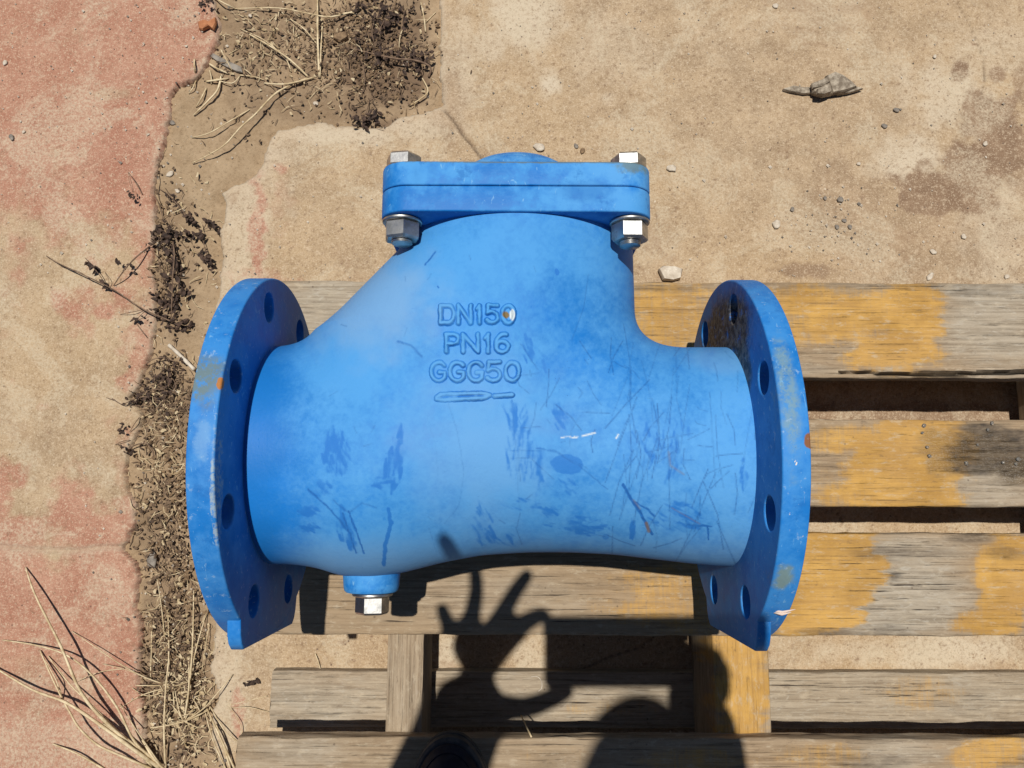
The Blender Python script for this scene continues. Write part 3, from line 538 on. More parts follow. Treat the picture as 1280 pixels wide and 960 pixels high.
XY=np.array([at(0,0,.09)]); d_=(MR@np.stack([(UU.ravel()-640)/FPX,-(VV.ravel()-480)/FPX,-np.ones(UU.size)])).T; t_=(.0925-CAM[2])/d_[:,2]; PP=CAM+d_*t_[:,None]
x_,y_=PP[:,0],PP[:,1]; z_=topz(x_,y_); u2,v2=proj(np.stack([x_,y_,z_],1))
dd=np.full(u2.shape,1e9)
for L in lines:
    for (a0,b0),(a1,b1) in zip(L[:-1],L[1:]):
        dx,dy=a1-a0,b1-b0; q=(dx*dx+dy*dy); 
        if q<1e-6: continue
        t=np.clip(((u2-a0)*dx+(v2-b0)*dy)/q,0,1); dd=np.minimum(dd,np.hypot(u2-a0-t*dx,v2-b0-t*dy))
dd2=dd+2.2*(fbm(u2,v2,.16,3,70)-.5); hgt=(1-sst(.6,4.0,dd2))*(.8+1.1*(fbm(u2,v2,.06,2,71)-.5))
eb=np.minimum(np.minimum(UU-522,673.5-UU),np.minimum(VV-364,515.5-VV)).ravel(); lift=-.00025+.00029*sst(0,30,eb)
mel=.00035*(fbm(u2,v2,.08,3,72)-.5)*sst(14,40,eb)
g_,_=grad(np.stack([x_,y_,z_],1)); PB=np.stack([x_,y_,z_],1); PT=PB+g_*(lift+hgt*.0027+mel)[:,None]
A=body_marks(PB); crest=(1-sst(.4,2.2,dd2)); flank=sst(1.8,2.8,dd2)*(1-sst(3.2,5.2,dd2))
A['rub']=np.clip(np.maximum(A['rub'],.60*flank*(.1+1.5*fbm(u2,v2,.12,2,73))),0,1); A['dust']=np.clip(A['dust']+.5*crest-.2*flank,0,1)
A['chalk']=np.maximum(A['chalk'],.85*B(u2,v2,640,394,3.0,7,.5,.5)); A['rust']=np.maximum(A['rust'],B(u2,v2,632,394,4.5,4.5,.5,.5))
I=np.arange(UU.size).reshape(sh); FF=np.stack([I[:-1,:-1],I[:-1,1:],I[1:,1:],I[1:,:-1]],-1).reshape(-1,4)
mobj('cast_lettering',PT+VO,FF,M_body,body,True,A)
# flanges
def curve_plate(name,polys,depth,bev,mat,parent,xf):
    cu=bpy.data.curves.new(name,'CURVE'); cu.dimensions='2D'; cu.fill_mode='BOTH'; cu.extrude=depth/2-bev; cu.bevel_depth=bev; cu.bevel_resolution=3; cu.resolution_u=1
    cu.offset=-bev
    for P in polys:
        sp=cu.splines.new('POLY'); sp.points.add(len(P)-1); sp.use_cyclic_u=True
        for i,(a,b) in enumerate(P): sp.points[i].co=(a,b,0,1)
    o=bpy.data.objects.new(name,cu); COL.objects.link(o); bpy.context.view_layer.update()
    me=bpy.data.meshes.new_from_object(o.evaluated_get(bpy.context.evaluated_depsgraph_get())); bpy.data.objects.remove(o)
    me.transform(xf); me.materials.clear(); me.materials.append(mat); me.name=name
    q=bpy.data.objects.new(name,me); COL.objects.link(q); q.parent=parent
    for p in me.polygons: p.material_index=0
    return autosmooth(q,40)
R_=.1425; FT=.0187
circ=lambda r,n_,cx=0,cy=0,a0=0:[(cx+r*math.cos(a0+2*math.pi*i/n_),cy+r*math.sin(a0+2*math.pi*i/n_)) for i in range(n_)]
toX=Matrix(((0,0,1,0),(1,0,0,0),(0,1,0,0),(0,0,0,1)))     # plate plane -> YZ, normal -> X
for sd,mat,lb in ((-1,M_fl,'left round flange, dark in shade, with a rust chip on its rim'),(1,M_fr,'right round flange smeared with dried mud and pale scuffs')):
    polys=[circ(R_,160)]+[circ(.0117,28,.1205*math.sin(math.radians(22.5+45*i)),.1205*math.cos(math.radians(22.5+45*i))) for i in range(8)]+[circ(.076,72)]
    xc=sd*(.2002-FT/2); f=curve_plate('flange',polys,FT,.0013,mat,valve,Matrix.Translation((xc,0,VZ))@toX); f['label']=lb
    P=[]
    for i in range(25):
        z=-.069+.138*i/24; P.append((-.1425-.0006+.0055*max(0,(abs(z)-.0635)/.0055)**2*.8,z))
    P+= [(-.132,.0725),(-.120,.0745)]+[(-math.sqrt(.140**2-z*z),z) for z in np.linspace(.070,-.070,21)]+[(-.120,-.0745),(-.132,-.0725)]
    curve_plate('foot',[P],0.0098,.0012,mat,f,Matrix.Translation((sd*(.1814+.0049),0,VZ))@toX)
    # raised sealing face on the outer side and bore
    V_,F_=lathe([(sd*.1999,.106),(sd*.2030,.1055),(sd*.2030,.0765),(sd*.15,.0765)],72,'x'); V_=[(a,b,c+VZ) for a,b,c in V_]; autosmooth(mobj('raised_face',V_,F_,mat,f),30)
# bonnet
def rrect(hw,hh,r,n_=8):
    P=[]
    for cx,cy,a0 in ((hw-r,hh-r,0),(-hw+r,hh-r,90),(-hw+r,-hh+r,180),(hw-r,-hh+r,270)):
        for i in range(n_+1): a=math.radians(a0+90*i/n_); P.append((cx+r*math.cos(a),cy+r*math.sin(a)))
    return P
toY=Matrix(((1,0,0,0),(0,0,-1,0),(0,1,0,0),(0,0,0,1)))
YB0,YB1,YB2=.1712,.1908,.2098; HZ=.0975; HX=.1013
bf=curve_plate('bonnet_flange',[rrect(HX,HZ,.021)],YB1-YB0,.0013,M_bon,valve,Matrix.Translation((BX,(YB0+YB1)/2,VZ))@toY)
V_,F_=[],[]
rr=rrect(HX-.0022,HZ-.0022,.019); n_=len(rr); V_=[(BX+a,YB1-.0001,b+VZ) for a,b in rr]+[(BX+a,YB1+.0007,b+VZ) for a,b in rr]; F_=[(i,(i+1)%n_,n_+(i+1)%n_,n_+i) for i in range(n_)]
mobj('gasket',V_,F_,M_gask,valve)
cv=curve_plate('bonnet_cover',[rrect(HX,HZ,.021)],YB2-YB1-.0005,.0012,M_bon,valve,Matrix.Translation((BX,(YB1+YB2)/2+.00025,VZ))@toY)
pr=[(YB2-.0015,.068),(YB2+.0004,.0665),(YB2+.003,.0655)]+[(YB2+.0393*(1-t**4),.066*t+.0003) for t in (.96,.9,.82,.72,.6,.45,.3,.15,0)]
V_,F_=lathe(pr,64,'y'); V_=[(a+BX+.001,b,c+VZ) for a,b,c in V_]; mobj('dome',V_,F_,M_bon,cv)
# bolts
def hexa(y0,y1,af,cx,cz,rot,ch=.10):
    r=af/math.sqrt(3); V=[];F=[];s=6; 
    prof=[(y0,.93),(y0+(y1-y0)*.0+.0012,1.),(y1-.0016,1.),(y1,.90)] if y1>y0 else [(y0,.93),(y0-.0012,1.),(y1+.0016,1.),(y1,.90)]
    for yy,k_ in prof:
        for i in range(6): a=rot+math.pi/3*i; V.append((cx+r*k_*math.cos(a),yy,cz+r*k_*math.sin(a)))
    for j in range(3):
        for i in range(6): F.append((j*6+i,j*6+(i+1)%6,(j+1)*6+(i+1)%6,(j+1)*6+i))
    F.append(tuple(range(6))); F.append(tuple(range(23,17,-1))); return V,F
def disc(y0,y1,r,cx,cz,ch=.0006,n_=40):
    V,F=lathe([(y0,0.0001),(y0,r-ch),(y0+(ch if y1>y0 else -ch),r),(y1-(ch if y1>y0 else -ch),r),(y1,r-ch),(y1,.0001)],n_,'y'); return [(a+cx,b,c+cz) for a,b,c in V],F
def put(name,VF,mat,parent,smooth=False,ang=28):
    V,F=VF; o=mobj(name,[(a,b,c+VZ) for a,b,c in V],F,mat,parent,False)
    import bmesh; bm=bmesh.new(); bm.from_mesh(o.data); bmesh.ops.recalc_face_normals(bm,faces=bm.faces); bm.to_mesh(o.data); bm.free()
    autosmooth(o,ang); return o
for sx,sz,r1,r2_ in ((-1,1,.17,.33),(1,1,.13,-.03),(-1,-1,.4,.2),(1,-1,.1,.5)):
    cx,cz=BX+sx*BH,sz*BZ; 
    bo=put('bolt',hexa(YB2+.0021,YB2+.0125,.0235,cx,cz,r1),M_zinc,valve)
    if sz>0: bo['label']='%s front bonnet bolt, bright zinc'%('left' if sx<0 else 'right')
    put('washer',disc(YB2+.0002,YB2+.0021,.0145,cx,cz),M_zinc,bo)
    put('washer',disc(YB0-.0002,YB0-.0026,.0150,cx,cz),M_zinc,bo)
    nut=put('nut',hexa(YB0-.0026,YB0-.0160,.0240,cx,cz,r2_),M_zinc,bo)
    pr=[(YB0-.0100,.0078)]
    yy=YB0-.0155
    for i in range(3 if sx>0 else 2): pr+=[(yy,.0079),(yy-.0006,.0073),(yy-.0012,.0079)]; yy-=.0014
    pr+=[(yy-.0006,.0068),(yy-.0007,.0001)]
    V_,F_=lathe(pr,32,'y'); put('shank',([(a+cx,b,c+cz) for a,b,c in V_],F_),M_zinc,bo,ang=50)
# drain boss and plug
DX=-.1030
V_,F_=lathe([(-.085,.0232),(-.096,.0226),(-.1045,.0219),(-.1078,.0212),(-.1092,.0196),(-.1094,.0001)],48,'y')
bs=put('drain_boss',([(a+DX,b,c) for a,b,c in V_],F_),M_bon,valve,ang=40)
pl=put('drain_plug',hexa(-.1122,-.1262,.0230,DX+.001,0,-.22),M_zinc,valve); pl['label']='zinc hexagon plug screwed into the bottom boss'
put('collar',disc(-.1095,-.1124,.0160,DX+.001,0,.0008),M_zinc,pl)
#@@REST

# ================================================================== LITTER ON THE GROUND
_gu=np.arange(-80,1361,5.); _gv=np.arange(-80,1041,5.); _GU,_GV=np.meshgrid(_gu,_gv,indexing='ij')
_d=(MR@np.stack([(_GU.ravel()-640)/FPX,-(_GV.ravel()-480)/FPX,-np.ones(_GU.size)])).T; _p=CAM+_d*((G-CAM[2])/_d[:,2])[:,None]
_DR=(-sdist(_p[:,0],_p[:,1],Rw)[0]).reshape(_GU.shape); _DT=sdist(_p[:,0],_p[:,1],Tw)[0].reshape(_GU.shape)
def edges(u,v):                # distance into the red and into the tan slab
    a=min(max((u+80)/5,0),_DR.shape[0]-1.01); b=min(max((v+80)/5,0),_DR.shape[1]-1.01); i,j=int(a),int(b); f,g=a-i,b-j
    q=lambda D:(D[i,j]*(1-f)+D[i+1,j]*f)*(1-g)+(D[i,j+1]*(1-f)+D[i+1,j+1]*f)*g
    return q(_DR),q(_DT)
def gz(u,v):                   # height of the ground surface (axis coordinates) below a pixel
    p=at(u,v,G); dr,dt=edges(u,v)
    return G+(0.0005 if (dr>.002 or dt>.002) else soilz(p[0],p[1]))
def gp(u,v,h=.001): p=at(u,v,gz(u,v)+h); return (p[0],p[1],p[2]+Z0)
def local(V,c): return [(a-c[0],b-c[1],d-c[2]) for a,b,d in V]
def lobj(name,V,F,mat,root,smooth=True):
    c=root.location; return mobj(name,local(V,c),F,mat,root,smooth)
def blade(pts,w0,w1,hts,mat,root,name='blade',n=5):
    """pts pixels; w full widths in m; hts heights above the ground"""
    w0*=.8; w1*=.8; P=[gp(u,v,h+w0*.4) for (u,v),h in zip(pts,hts)]; P=spline(P,5); m=len(P)
    V,F=tube(P,[(w0+(w1-w0)*i/(m-1))*.5*(1+.12*math.sin(i*2.1)) for i in range(m)],n); return lobj(name,V,F,mat,root)
def hts(n,h,up=.3): return [h*math.sin(math.pi*min(1,(i/(n-1))*.85+.08))+up*0 for i in range(n)]
r0=random.Random(11)
def clump(root_px,label,blades,group='dry grass clumps along the soil strip'):
    t=thing('dry_grass_clump',label,'grass clump',gp(*root_px,0),group)
    for pts,w0,w1,h in blades:
        n_=len(pts); blade(pts,w0,w1,[h*(1-abs(2*i/(n_-1)-1)**2)+.001 for i in range(n_)],M_straw,t)
    return t
clump((198,957),'large fan of long dry straw blades reaching left over the red concrete',[
 ([(32,709),(44,744),(76,808),(102,867),(140,910),(200,960)],.0022,.0058,.030),([(3,800),(47,807),(85,820),(117,846),(146,884),(169,928),(204,958)],.0018,.0040,.020),
 ([(-20,826),(38,861),(82,878),(122,904),(163,934),(200,960)],.0026,.0062,.022),([(50,813),(63,843),(77,872),(87,890),(99,910),(122,931),(152,945),(192,962)],.0020,.0038,.018),
 ([(60,820),(87,855),(117,884),(146,913),(190,958)],.0015,.0032,.014),([(66,930),(96,942),(131,962)],.0020,.0030,.006),([(52,818),(70,850),(78,874)],.0012,.0022,.012),
 ([(178,925),(190,945),(205,962)],.0030,.004,.01),([(150,880),(172,915),(205,962)],.0012,.002,.012),([(128,905),(160,925),(200,960)],.0035,.0045,.01)])
clump((216,858),'star of thin straw lying across the broken red edge',[
 ([(90,789),(122,811),(155,833),(187,849),(216,858)],.0010,.0022,.012),([(128,830),(157,837),(190,850)],.0008,.0014,.008),([(96,852),(125,840),(155,836)],.0008,.0016,.008),
 ([(170,857),(195,857),(216,858)],.0014,.0022,.006),([(150,885),(180,868),(216,858)],.0010,.002,.008),([(240,850),(228,855),(216,858)],.0012,.002,.006),([(218,890),(217,872),(216,858)],.0012,.002,.006),([(165,860),(185,870),(213,862)],.001,.0018,.006)])
clump((230,902),'straw tuft of short stiff rays in the middle of the soil strip',[
 ([(187,910),(208,907),(230,902)],.0018,.0026,.008),([(262,887),(246,895),(230,902)],.0020,.0028,.01),([(221,881),(225,892),(230,902)],.0014,.0024,.008),([(236,820),(236,860),(230,902)],.0020,.0032,.016),
 ([(248,910),(240,906),(230,902)],.0012,.0022,.004),([(291,843),(272,866),(254,886),(230,902)],.0012,.0024,.012),([(214,880),(222,890),(230,902)],.0014,.002,.006),([(242,738),(241,797),(238,843),(232,900)],.0016,.0034,.014),
 ([(260,760),(248,800),(240,835),(236,860)],.0012,.0024,.012),([(210,767),(211,820),(207,861),(205,913),(207,962)],.0018,.0030,.010),([(196,722),(202,760),(206,800)],.0010,.0018,.008),([(218,860),(222,880),(228,900)],.001,.002,.006),
 ([(190,780),(189,820),(188,850)],.0016,.0020,.006),([(252,842),(258,800),(262,780)],.001,.0016,.006)])
clump((262,884),'bundle of straw slanting down to the left end of the lowest slat',[
 ([(258,884),(272,915),(295,965)],.0020,.0032,.012),([(262,882),(282,915),(302,930)],.0014,.0022,.01),([(270,905),(280,935),(290,968)],.0022,.0030,.008),([(256,888),(266,925),(284,965)],.0014,.0024,.006),([(288,884),(300,905),(303,925)],.0009,.0014,.006),
 ([(283,882),(310,876),(334,870)],.0008,.0012,.004),([(285,885),(310,884),(336,890)],.0008,.0010,.004)])
t=thing('dry_grass_clump','dry straw stalks crossing the soil patch at the top of the frame','grass clump',gp(399,97,0),'dry grass clumps along the soil strip')
for pts,w0,w1,h in [([(397,-12),(397,42),(399,97)],.0030,.0040,.012),([(403,30),(401,65),(400,97)],.0020,.0030,.01),([(310,42),(338,58),(364,76),(386,97)],.0022,.0034,.010),([(330,104),(358,105),(392,97)],.0022,.0032,.008),([(240,204),(262,193),(282,180),(300,160),(319,143),(347,115),(386,97)],.0016,.0036,.014),
   ([(240,172),(262,166),(290,150),(312,137)],.0014,.0024,.008),([(292,11),(347,10),(386,17),(414,21),(450,12)],.0018,.0026,.010),([(266,-4),(280,4),(294,11)],.0022,.0028,.01),([(360,22),(380,36),(396,55)],.0016,.0024,.008),([(300,36),(330,50),(356,72),(364,90)],.0012,.002,.006),([(526,3),(530,22),(532,40)],.0022,.0026,.006),([(545,15),(532,28)],.0014,.0020,.004),([(505,32),(500,46),(499,60)],.0016,.0020,.006),([(512,132),(525,124),(535,114),(528,98)],.0022,.0026,.005),([(420,18),(440,16),(455,24)],.0016,.002,.006)]:
    blade(pts,w0,w1,[h*(1-abs(2*i/(len(pts)-1)-1)**2)+.001 for i in range(len(pts))],M_straw,t)
t=thing('dry_grass_clump','frayed pale husks curled at the corner of the red concrete','grass clump',gp(262,95,0),'dry grass clumps along the soil strip')
for pts,w0,w1,h in [([(243,74),(243,84),(245,96)],.0030,.0022,.004),([(246,98),(241,110),(236,117)],.0026,.0016,.004),([(262,80),(270,85),(285,92)],.0036,.0026,.005),([(276,62),(283,75),(290,88)],.0022,.0018,.008),([(277,94),(272,112),(262,124),(242,144)],.0040,.0022,.006),([(258,110),(252,122),(245,134)],.0030,.0018,.005),([(262,88),(264,96),(264,105)],.0020,.0016,.004),([(258,102),(272,100),(286,98)],.0034,.0020,.005),([(270,100),(290,104),(300,95)],.0020,.0016,.006),([(300,94),(318,96),(330,100)],.0022,.0016,.003)]:
    blade(pts,w0,w1,[h*(1-abs(2*i/(len(pts)-1)-1)**2)+.001 for i in range(len(pts))],M_straw,t)
# dead weeds: stems with dark shrivelled leaves
def leaflets(pts,n_,spread,size,root,name='foliage',hmax=.014,seed=1,mat=None):
    r=random.Random(seed); V=[];F=[]
    for i in range(n_):
        k=r.random()*(len(pts)-1); a=int(k); f=k-a; u=pts[a][0]+(pts[a+1][0]-pts[a][0])*f+r.gauss(0,spread); v=pts[a][1]+(pts[a+1][1]-pts[a][1])*f+r.gauss(0,spread)
        c=Vector(gp(u,v,.002+r.random()*hmax)); s=size*r.uniform(.4,1.2)*.5; th=r.uniform(0,6.28); d=Vector((math.cos(th),math.sin(th),r.uniform(-.5,.5))).normalized(); q=d.cross(Vector((r.uniform(-.6,.6),r.uniform(-.6,.6),1))).normalized(); nn=d.cross(q)
        b=len(V); cu=r.uniform(.15,.6)*s
        for x,w_ in ((-1,.12),(-.4,.6),(.3,.7),(1,.1)):
            for sg in (-1,0,1): V.append(tuple(c+d*x*s+q*sg*w_*s*.8+nn*(cu*(abs(sg)*.8-x*x*.7)+r.uniform(-.12,.12)*s)))
        for j in range(3):
            for m_ in range(2): F.append((b+j*3+m_,b+j*3+m_+1,b+(j+1)*3+m_+1,b+(j+1)*3+m_))
    o=lobj(name,V,F,mat or M_dleaf,root,False); o['kind']='stuff'; return o
def weed(root_px,label,stems,lv,seed):
    t=thing('dead_weed',label,'dead weed',gp(*root_px,0),'dead weeds on the broken concrete edge')
    for pts,w_,h in stems: blade(pts,w_*.6,w_,[h*(1-abs(2*i/(len(pts)-1)-1)**2)+.001 for i in range(len(pts))],M_twig,t,'stem')
    for i,(pts,n_,sp,sz) in enumerate(lv): leaflets(pts,n_,sp,sz,t,seed=seed+i)
    return t
weed((238,411),'long dead weed stem slanting over red concrete towards the left flange',[([(58,320),(75,330),(112,347),(140,361),(160,374),(180,387),(215,402),(238,411)],.0026,.016),([(76,333),(100,340),(116,352)],.0010,.008),([(106,322),(120,338),(134,358)],.0012,.010),([(142,357),(150,345),(160,332),(172,320),(186,309)],.0024,.014),([(150,393),(165,390),(180,387)],.0012,.006),([(131,340),(136,350),(135,362)],.0010,.006),([(168,402),(178,392),(184,387)],.0014,.006),([(170,404),(178,415),(184,422)],.0010,.004)],
 [([(106,328),(118,340),(134,362)],9,2.5,.0085),([(140,330),(160,335),(164,345)],7,3,.0075),([(165,400),(185,388),(200,393)],16,4,.008),([(195,392),(215,402),(238,412)],26,4,.0085)],40)
weed((214,392),'upright dead weed with dark shrivelled leaves beside the red concrete edge',[([(214,402),(215,370),(216,345),(218,320),(216,300)],.0024,.018),([(188,312),(197,322),(201,340),(206,355)],.0018,.010),([(216,345),(228,340),(236,337)],.0010,.006),([(212,365),(196,348),(184,346)],.0010,.006),([(185,309),(195,303),(203,296)],.0020,.008)],
 [([(216,398),(216,350),(217,305)],42,5,.0095),([(196,288),(205,290),(212,296)],38,5.5,.0085),([(186,300),(205,310)],20,4,.007),([(222,358),(238,364)],9,3,.009),([(190,370),(206,376)],18,4,.008),([(214,322),(226,335)],10,3,.0095)],60)
weed((252,289),'dead weed spray with toothed black leaves on bare soil above the left flange',[([(199,236),(210,243),(222,256),(238,275),(252,289)],.0018,.010),([(213,290),(235,293),(252,290)],.0014,.008),([(252,290),(255,305),(259,320),(260,330)],.0016,.008),([(252,289),(262,284),(272,286)],.0012,.006),([(252,290),(260,275)],.0010,.005),([(199,200),(196,222),(193,240),(200,258),(204,278)],.0018,.010)],
 [([(208,243),(222,256),(238,277)],22,2,.006),([(236,268),(242,280)],12,3,.0085),([(228,292),(238,294)],10,3,.008),([(246,292),(252,296)],12,3,.008),([(258,318),(262,330)],16,3,.009),([(258,275),(272,286)],9,3,.009),([(253,318),(250,314)],5,3,.007)],80)
weed((205,470),'tangle of dark curled roots between red concrete and left flange rim',[([(178,462),(186,452),(200,447),(214,450),(226,458)],.0022,.010),([(140,498),(152,505),(166,500),(180,496),(205,500)],.0020,.010),([(186,478),(196,470),(206,462)],.0016,.008),([(172,500),(186,488),(206,486),(214,478)],.0014,.01),([(196,480),(210,490),(220,482),(212,468)],.0012,.01),([(133,497),(142,500)],.0016,.004),([(150,505),(168,507),(182,508)],.0012,.006)],
 [([(196,465),(206,480),(200,495)],55,9,.0065),([(160,502),(185,496)],30,4,.006),([(205,455),(225,465)],30,7,.005)],100)
weed((160,560),'thin dark root looping over the edge of the tan part of red concrete',[([(148,556),(158,562),(170,556),(182,554),(190,562),(192,570)],.0022,.008),([(144,556),(152,552),(162,550)],.0012,.004),([(162,540),(168,530),(174,522)],.0014,.005)],[([(146,538),(155,530)],8,3,.006),([(155,560),(163,565)],7,3,.006)],120)
weed((160,228),'small forked dead twig lying on smooth red concrete',[([(160,215),(168,226),(178,243)],.0014,.006),([(160,215),(162,228),(166,240)],.0007,.005)],[([(160,239),(170,246)],8,2,.006)],130)
weed((262,5),'crumpled dark leaf scrap at the top edge of red concrete',[([(248,6),(256,3),(266,-2)],.0016,.004)],[([(248,6),(264,1)],16,2.5,.007)],140)
# dark root mat in the upper soil patch and the clump under the bonnet side
t=thing('root_mat','matted dark dead roots in the upper soil patch beside the tan concrete','roots',gp(480,60,0))
for pts,w_,h in [([(437,60),(465,67),(493,73),(521,76),(538,84),(536,96)],.0040,.012),([(440,64),(452,78),(456,100),(452,120)],.0018,.008),([(470,20),(465,40),(470,60)],.0022,.01),([(500,2),(486,18),(476,34),(470,52)],.0020,.01),([(521,76),(528,84),(526,96)],.0016,.008),([(450,150),(458,140),(462,125)],.0016,.006),([(478,95),(500,98),(512,104)],.0014,.006)]:
    blade(pts,w_*.6,w_,[h*(1-abs(2*i/(len(pts)-1)-1)**2)+.001 for i in range(len(pts))],M_twig,t,'root')
leaflets([(445,5),(480,20),(500,15)],100,14,.009,t,seed=150); leaflets([(450,60),(490,70),(535,82)],95,9,.008,t,seed=151); leaflets([(445,150),(460,152),(470,145)],40,5,.008,t,seed=152)
# loose fibres and leaf crumbs all over the soil: nobody could count them
def crumbs(name,areas,label,mat,seed,fib=.5,s0=.0048,dens=.42):
    r=random.Random(seed); V=[];F=[]
    for cx,cy,rx,ry,n_ in areas:
        for i in range(int(n_*dens)):
            u,v=cx+r.gauss(0,rx*.6),cy+r.gauss(0,ry*.6); dr,dt=edges(u,v)
            if (dr>.003 or dt>.003) and r.random()>.03: continue
            c=Vector(gp(u,v,.0008+abs(r.gauss(0,.003)))); L=s0*r.uniform(.4,1.6)*(1.8 if r.random()<fib else .7); th=r.uniform(0,6.28)
            d=Vector((math.cos(th),math.sin(th),r.uniform(-.15,.25))); q=Vector((-d.y,d.x,0)); w_=(.0004 if L>s0*1.2 else .0011)*r.uniform(.6,1.6); k=r.uniform(-.4,.4)*L; bb=len(V)
            for x in (-.5,0,.5):
                o=c+d*x*L+q*k*(1-4*x*x)*.6; ww=w_*(1.1-abs(x)); V+= [tuple(o+q*ww),tuple(o+Vector((0,0,ww*.9))),tuple(o-q*ww),tuple(o-Vector((0,0,ww*.5)))]
            for j in (0,1):
                for m_ in range(4): F.append((bb+j*4+m_,bb+j*4+(m_+1)%4,bb+j*4+4+(m_+1)%4,bb+j*4+4+m_))
    o=mobj(name,V,F,mat,None,False,None,'stuff'); o['label']=label; o['category']='plant litter'; return o
crumbs('dark_litter',[(470,70,60,70,1500),(400,60,90,50,700),(205,330,30,80,450),(205,500,35,40,800),(200,640,30,60,450),(215,830,40,110,1500),(300,110,40,60,200),(235,560,20,90,200),(215,690,30,30,250)],'dark leaf crumbs and fibres scattered over the bare soil',M_crumb,201,.45)
crumbs('pale_litter',[(440,70,100,70,420),(330,50,50,50,330),(225,830,40,110,900),(205,500,40,60,220),(205,600,35,60,260),(225,300,40,110,160),(240,900,20,60,200)],'pale straw bits and chaff scattered over the bare soil',M_straw,202,.8,.0062,.38)
crumbs('brown_litter',[(470,60,60,80,900),(380,50,90,60,600),(215,800,40,130,900),(205,560,35,90,500),(210,330,35,90,250)],'brown leaf flakes scattered over the bare soil',M_brown,203,.3,.0046,.5)
# stones
def stone(c,rx,ry,rz,seed,mat,name='pebble',n1=9,n2=7,flat=1.):
    r=random.Random(seed); V=[];F=[]; ph=[r.uniform(0,6.28) for _ in range(6)]; rot=r.uniform(0,3.14)
    for j in range(n2+1):
        t=math.pi*j/n2
        for i in range(n1):
            a=2*math.pi*i/n1; k=1+.14*math.sin(2*a+ph[0])+.10*math.sin(3*a+ph[1]+t)+.08*math.sin(5*a+ph[2]-2*t); x=math.cos(a)*math.sin(t)*rx*k; y=math.sin(a)*math.sin(t)*ry*k
            V.append((x*math.cos(rot)-y*math.sin(rot),x*math.sin(rot)+y*math.cos(rot),rz*math.cos(t)*(1+.1*math.sin(a+ph[3]))))
    for j in range(n2):
        for i in range(n1): F.append((j*n1+i,(j+1)*n1+i,(j+1)*n1+(i+1)%n1,j*n1+(i+1)%n1))
    o=mobj(name,V,F,mat,None,True); o.location=(c[0],c[1],c[2]+rz*.75); return o
PX=.00094
for i,(u,v,rx,ry,m_,lb) in enumerate([(191,700,12,7,M_pebd,'largest oval grey stone half sunk in soil left of the left flange'),(213,218,6,4.5,M_peb,'pale oval pebble on soil above the dead weed spray'),(222,239,3,4,M_peb,'small white pebble just below the pale oval one'),(216,154,4,4.5,M_pebd,'grey pebble at the broken edge in the upper left soil'),
   (7,79,4,4,M_peb,'pale pebble pair near the upper left corner of the photo'),(15,172,5,4,M_pebd,'grey pebble at the left edge of the red concrete'),(30,165,2.5,2.5,M_peb,'tiny pale pebble right of the grey one on red concrete'),(233,58,2.2,2.2,M_peb,'tiny white pebble on red concrete near its upper corner'),
   (1120,138,4.5,4,M_pebd,'dark grey pebble right of the stone chip, the upper of two'),(1105,158,4.5,4,M_pebd,'dark grey pebble right of the stone chip, the lower of two'),(1231,180,4,3.5,M_peb,'pale pebble lying in the dark stain near the right edge'),(1050,250,5,4.5,M_pebd,'grey pebble in the faint brown smear above the pallet'),
   (970,281,7,6,M_peb,'pale round flat pebble above the right flange'),(1073,205,3,3,M_peb,'small cream pebble between the chip and the pallet'),(1204,296,4,4,M_peb,'cream pebble above the right part of the top slat'),(1166,315,3.5,5.5,M_peb,'oval cream pebble above the right part of the top slat'),(1162,346,7,4,M_peb,'whitish flat pebble touching the top edge of the top slat'),(1258,346,3.5,4,M_peb,'pale pebble at the right end above the top slat'),
   (839,211,6,7,M_peb,'pale rounded pebble right of the bonnet'),(720,183,4,3.5,M_pebd,'dark pebble above the bonnet cover'),(728,189,4.5,4,M_brown,'brown ring shaped crumb above the bonnet cover'),(674,185,8,7,M_peb,'pale flat pebble just above the dome'),(1031,248,3,3,M_pebd,'tiny dark pebble left of the smear pebble'),(990,262,3.5,3.5,M_pebd,'small dark pebble above the pale round one'),(1055,276,4,3,M_pebd,'dark crumb in the smear just above the pallet'),(1062,284,3.5,3.5,M_pebd,'grey crumb at the lower end of the smear'),(1046,284,3,4,M_pebd,'dark speck of gravel beside the smear crumbs'),
   (969,8,5,4,M_peb,'cream pebble at the top edge of the photo'),(1168,71,3,3,M_peb,'tiny cream pebble left of the round stain'),(223,489,4,3.4,M_peb,'white chip beside the root tangle'),(208,524,4,3,M_peb,'grey white flake below the root tangle'),(395,130,4,4,M_peb,'pale pebble in the upper soil patch'),(313,20,3,3,M_peb,'white pebble near the straw at the top')]):
    o=stone(gp(u,v,0),rx*PX*.88,ry*PX*.88,min(rx,ry)*PX*.45,300+i,m_); tag(o,lb,'pebble','loose pebbles on the concrete and soil')
